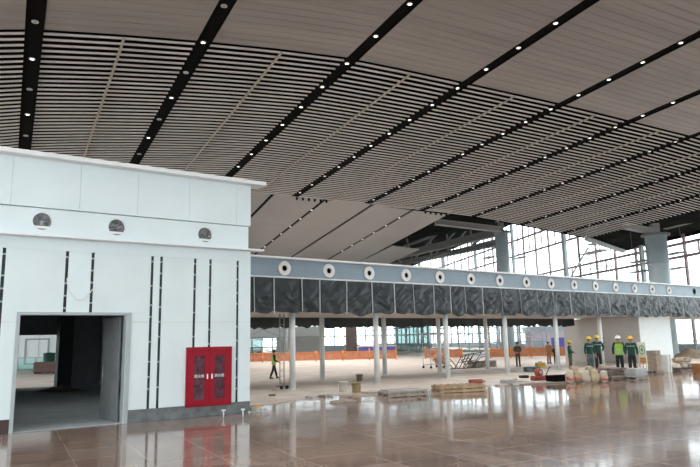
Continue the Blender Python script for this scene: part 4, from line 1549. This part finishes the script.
def person(label, foot, hpx_scale, face, jacket, trousers, helmet, vest=False, arms='down', stride=0.0, tape=True):
    """local frame: -Y is forward, Z up, 1.75 m tall"""
    t = thing('person', label, 'person', foot, face)
    t.scale = (hpx_scale,) * 3
    S = stride
    def arm(s):
        sh = Vector((s * .185, .0, 1.42))
        if arms == 'down':
            el, wr = Vector((s * .25, .03, 1.14)), Vector((s * .27, -.06, .89))
        elif arms == 'front':
            el, wr = Vector((s * .25, .02, 1.14)), Vector((s * .08, -.26, 1.02))
        elif arms == 'up':
            el, wr = (Vector((s * .27, -.12, 1.2)), Vector((s * .18, -.38, 1.28)))
        elif arms == 'hips':
            el, wr = Vector((s * .33, .08, 1.17)), Vector((s * .2, -.06, .98))
        return sh, el, wr
    V_, E_, Rr = [], [], []
    def add(p, r_, par=None):
        V_.append(Vector(p)); Rr.append(r_)
        if par is not None:
            E_.append((par, len(V_) - 1))
        return len(V_) - 1
    pel = add((0, 0, .95), (.14, .10))
    sp = add((0, .005, 1.14), (.13, .095), pel)
    ch = add((0, .0, 1.34), (.15, .10), sp)
    nk = add((0, .0, 1.475), .055, ch)
    hb = add((0, -.01, 1.55), (.066, .075), nk)
    hm = add((0, -.012, 1.635), (.076, .092), hb)
    ht = add((0, .0, 1.70), (.06, .075), hm)
    legs = []
    for s in (-1, 1):
        ydir = -S * s
        hp = add((s * .09, 0, .88), .085, pel)
        kn = add((s * .10, ydir * .45 - .03 * abs(S), .49), .056, hp)
        an = add((s * .105, ydir + .02, .10), .04, kn)
        he = add((s * .11, ydir - .13, .045), (.035, .03), an)
        legs.append((V_[hp], V_[kn], V_[an]))
        sh, el, wr = arm(s)
        a = add(sh, .055, ch)
        b = add(el, .042, a)
        c = add(wr, .028, b)
        d = (wr - el).normalized()
        pl = add(wr + d * .06, (.03, .018), c)
        side = Vector((0, -1, 0)) if abs(d.z) > .7 else Vector((0, 0, 1))
        side = (side - d * side.dot(d)).normalized()
        inn = d.cross(side).normalized() * s
        for k, (off, ln) in enumerate([(-.027, .065), (-.009, .08), (.009, .085), (.027, .075)]):
            f1 = add(wr + d * .10 + side * off, .009, pl)
            f2 = add(wr + d * (.10 + ln * .5) + side * off + inn * .012, .0085, f1)
            add(wr + d * (.10 + ln * .85) + side * off + inn * .035, .007, f2)
        t1 = add(wr + d * .055 + side * .048, .010, c)
        add(wr + d * .095 + side * .062, .008, t1)
    body = skin_mesh('body', V_, E_, Rr, M['skin'], t, 0, 1)
    # face
    for s in (-1, 1):
        MB().lathe([(0, -.011), (.008, -.008), (.011, 0), (.008, .008), (0, .011)], Matrix.Translation((s * .03, -.098, 1.635)), 10).build('eye', M['eye'], t)
        MB().lathe([(0, -.03), (.012, -.02), (.014, 0), (.012, .02), (0, .03)], Matrix.Translation((s * .078, .0, 1.62)), 10).build('ear', M['skin'], t)
    MB().lathe([(0, .03), (.008, .01), (.016, -.02), (0, -.026)], Matrix.Translation((0, -.108, 1.605)), 10).build('nose', M['skin'], t)
    MB().box(-.024, .024, -.098, -.088, 1.555, 1.565, bev=.003).build('mouth', M['sackred'], t)
    # hair under the helmet
    MB().lathe([(.086, 1.60), (.098, 1.66), (.092, 1.71), (.05, 1.745), (0, 1.755)], Matrix.Translation((0, .016, 0)), 18).build('hair', M['hair'], t)
    # trousers
    v = [(0, 0, .98), (0, 0, .90)]
    r_ = [(.165, .12), (.165, .125)]
    e = [(0, 1)]
    for (hp, kn, an) in legs:
        i = len(v)
        v += [hp - Vector((0, 0, .06)), kn, an + Vector((0, 0, .02))]
        r_ += [.105, .083, .07]
        e += [(1, i), (i, i + 1), (i + 1, i + 2)]
    skin_mesh('trousers', v, e, r_, M[trousers], t, 0, 1)
    # boots
    for (hp, kn, an) in legs:
        bo = MB()
        bo.lathe([(0, 0), (.06, 0), (.062, .05), (.055, .16), (0, .16)], Matrix.Translation((an.x, an.y, 0)), 14)
        bo.lathe([(0, 0), (.055, 0), (.05, .05), (.0, .085)], Matrix.Translation((an.x, an.y - .11, 0)) @ Matrix.Diagonal((1, 1.9, 1, 1)), 14)
        bo.build('boot', M['boot'], t)
    # jacket with sleeves
    v = [(0, 0, .86), (0, .0, 1.0), (0, .005, 1.16), (0, .0, 1.34), (0, 0, 1.46)]
    r_ = [(.185, .135), (.18, .13), (.17, .125), (.19, .13), (.085, .075)]
    e = [(0, 1), (1, 2), (2, 3), (3, 4)]
    for s in (-1, 1):
        sh, el, wr = arm(s)
        i = len(v)
        v += [sh, el, wr - (wr - el) * .05]
        r_ += [.078, .064, .048]
        e += [(3, i), (i, i + 1), (i + 1, i + 2)]
    jk = skin_mesh('jacket', v, e, r_, M[jacket], t, 0, 1)
    prof = [(.86, .192, .142), (1.0, .186, .137), (1.16, .178, .133), (1.34, .205, .142), (1.42, .16, .115)]
    def shell(z0, z1, grow, nm, mt, par):
        def f(a, b):
            z = z0 + (z1 - z0) * b
            for (za, xa, ya), (zb2, xb2, yb2) in zip(prof, prof[1:]):
                if za <= z <= zb2 or zb2 == prof[-1][0]:
                    q = (z - za) / (zb2 - za)
                    rx, ry = xa + (xb2 - xa) * q, ya + (yb2 - ya) * q
                    if z <= zb2:
                        break
            th_ = 2 * math.pi * a
            return ((rx + grow) * math.cos(th_), (ry + grow) * math.sin(th_), z)
        return MB().grid(f, 28, 8).build(nm, mt, par)
    if vest:
        vs = shell(.88, 1.42, .012, 'vest', M['vest'], t)
        shell(.98, 1.03, .016, 'reflective_tape', M['silver'], vs)
        shell(1.12, 1.17, .016, 'reflective_tape', M['silver'], vs)
    elif tape:
        shell(1.30, 1.335, .006, 'reflective_tape', M['silver'], t)
    # helmet
    hb_ = MB()
    hb_.lathe([(0, 1.80), (.05, 1.795), (.09, 1.765), (.112, 1.715), (.118, 1.675), (.155, 1.665), (.155, 1.658), (.112, 1.662), (.10, 1.70), (0, 1.77)], Matrix.Translation((0, -.005, 0)) @ Matrix.Diagonal((1, 1.18, 1, 1)), 24)
    hb_.box(-.012, .012, -.13, .13, 1.785, 1.803, bev=.005)
    if helmet:
        hm_ = hb_.build('helmet', M[helmet], t)
        MB().box(-.07, .07, -.205, -.12, 1.655, 1.664, bev=.003).build('peak', M[helmet], hm_)
    else:
        hb_.bm.free()
    return t


def toface(p, extra=0.0):
    """rotation so that the person looks at the camera, turned by extra degrees"""
    return math.atan2(p[0], -(-p[1])) * -1 + R(extra)


def place(label, px, foot_y, head_y, extra, *a, **k):
    p = flo(px + 1.5, foot_y)
    d = p.y
    hgt = (foot_y - head_y) / FPX * d / math.cos(TH) * 1.0
    person(label, p, hgt * .95 / 1.80, toface(p, extra), *a, **k)


place('person walking away at the left in a hi-vis vest and dark trousers', 272.5, 378.5, 349.5, 100, 'navy', 'navy', 'helmdark', vest=True, arms='front', stride=.22)
place('person standing alone mid-hall in dark olive clothes, hands in front', 517, 366.5, 341.5, -10, 'olive', 'olive', 'helmdark', arms='front', tape=False)
place('person in ochre work clothes standing behind the fifth front column, left side', 548, 363.5, 341, 30, 'tanwear', 'tanwear', None, arms='down', tape=False)
place('person in dark clothes bending forward half hidden by the fifth front column', 554.5, 363.5, 345, 160, 'navy', 'navy', None, arms='front', tape=False)
place('person in green jacket and yellow helmet standing apart left of the group, turned sideways', 569.8, 370, 340.2, 75, 'green', 'olive', 'helmy', arms='front')
place('person in green jacket and yellow helmet, left of the pair beside sixth column', 590, 373, 336.3, 35, 'green', 'greytrs', 'helmy', arms='down')
place('person in green jacket and pale yellow helmet, right of the pair beside sixth column', 598, 371, 335, 15, 'green', 'navy', 'helmy', arms='hips')
place('person in hi-vis yellow-green vest and white helmet standing with arms down', 619.5, 374, 335.4, 10, 'navy', 'navy', 'helmw', vest=True, arms='down')
place('person in dark green jacket and yellow helmet right of the white-helmeted person', 632, 374.5, 335.8, -5, 'green', 'navy', 'helmy', arms='down')

# ------------------------------------------------------------------ light
w = bpy.data.worlds.new('world')
scene.world = w
w.use_nodes = True
nt = w.node_tree
bg = nt.nodes['Background']
tc = nt.nodes.new('ShaderNodeTexCoord')
sx = nt.nodes.new('ShaderNodeSeparateXYZ')
nt.links.new(tc.outputs['Generated'], sx.inputs[0])
cr = nt.nodes.new('ShaderNodeValToRGB')
cr.color_ramp.elements[0].color = (.88, .96, 1.0, 1)
cr.color_ramp.elements[1].color = (.80, .92, 1.0, 1)
nt.links.new(sx.outputs['Z'], cr.inputs['Fac'])
nt.links.new(cr.outputs['Color'], bg.inputs['Color'])
bg.inputs['Strength'].default_value = 5.0

vs = scene.view_settings
vs.view_transform = 'Standard'
vs.look = 'None'
vs.exposure = 0.08
vs.gamma = 1
vs.use_curve_mapping = False
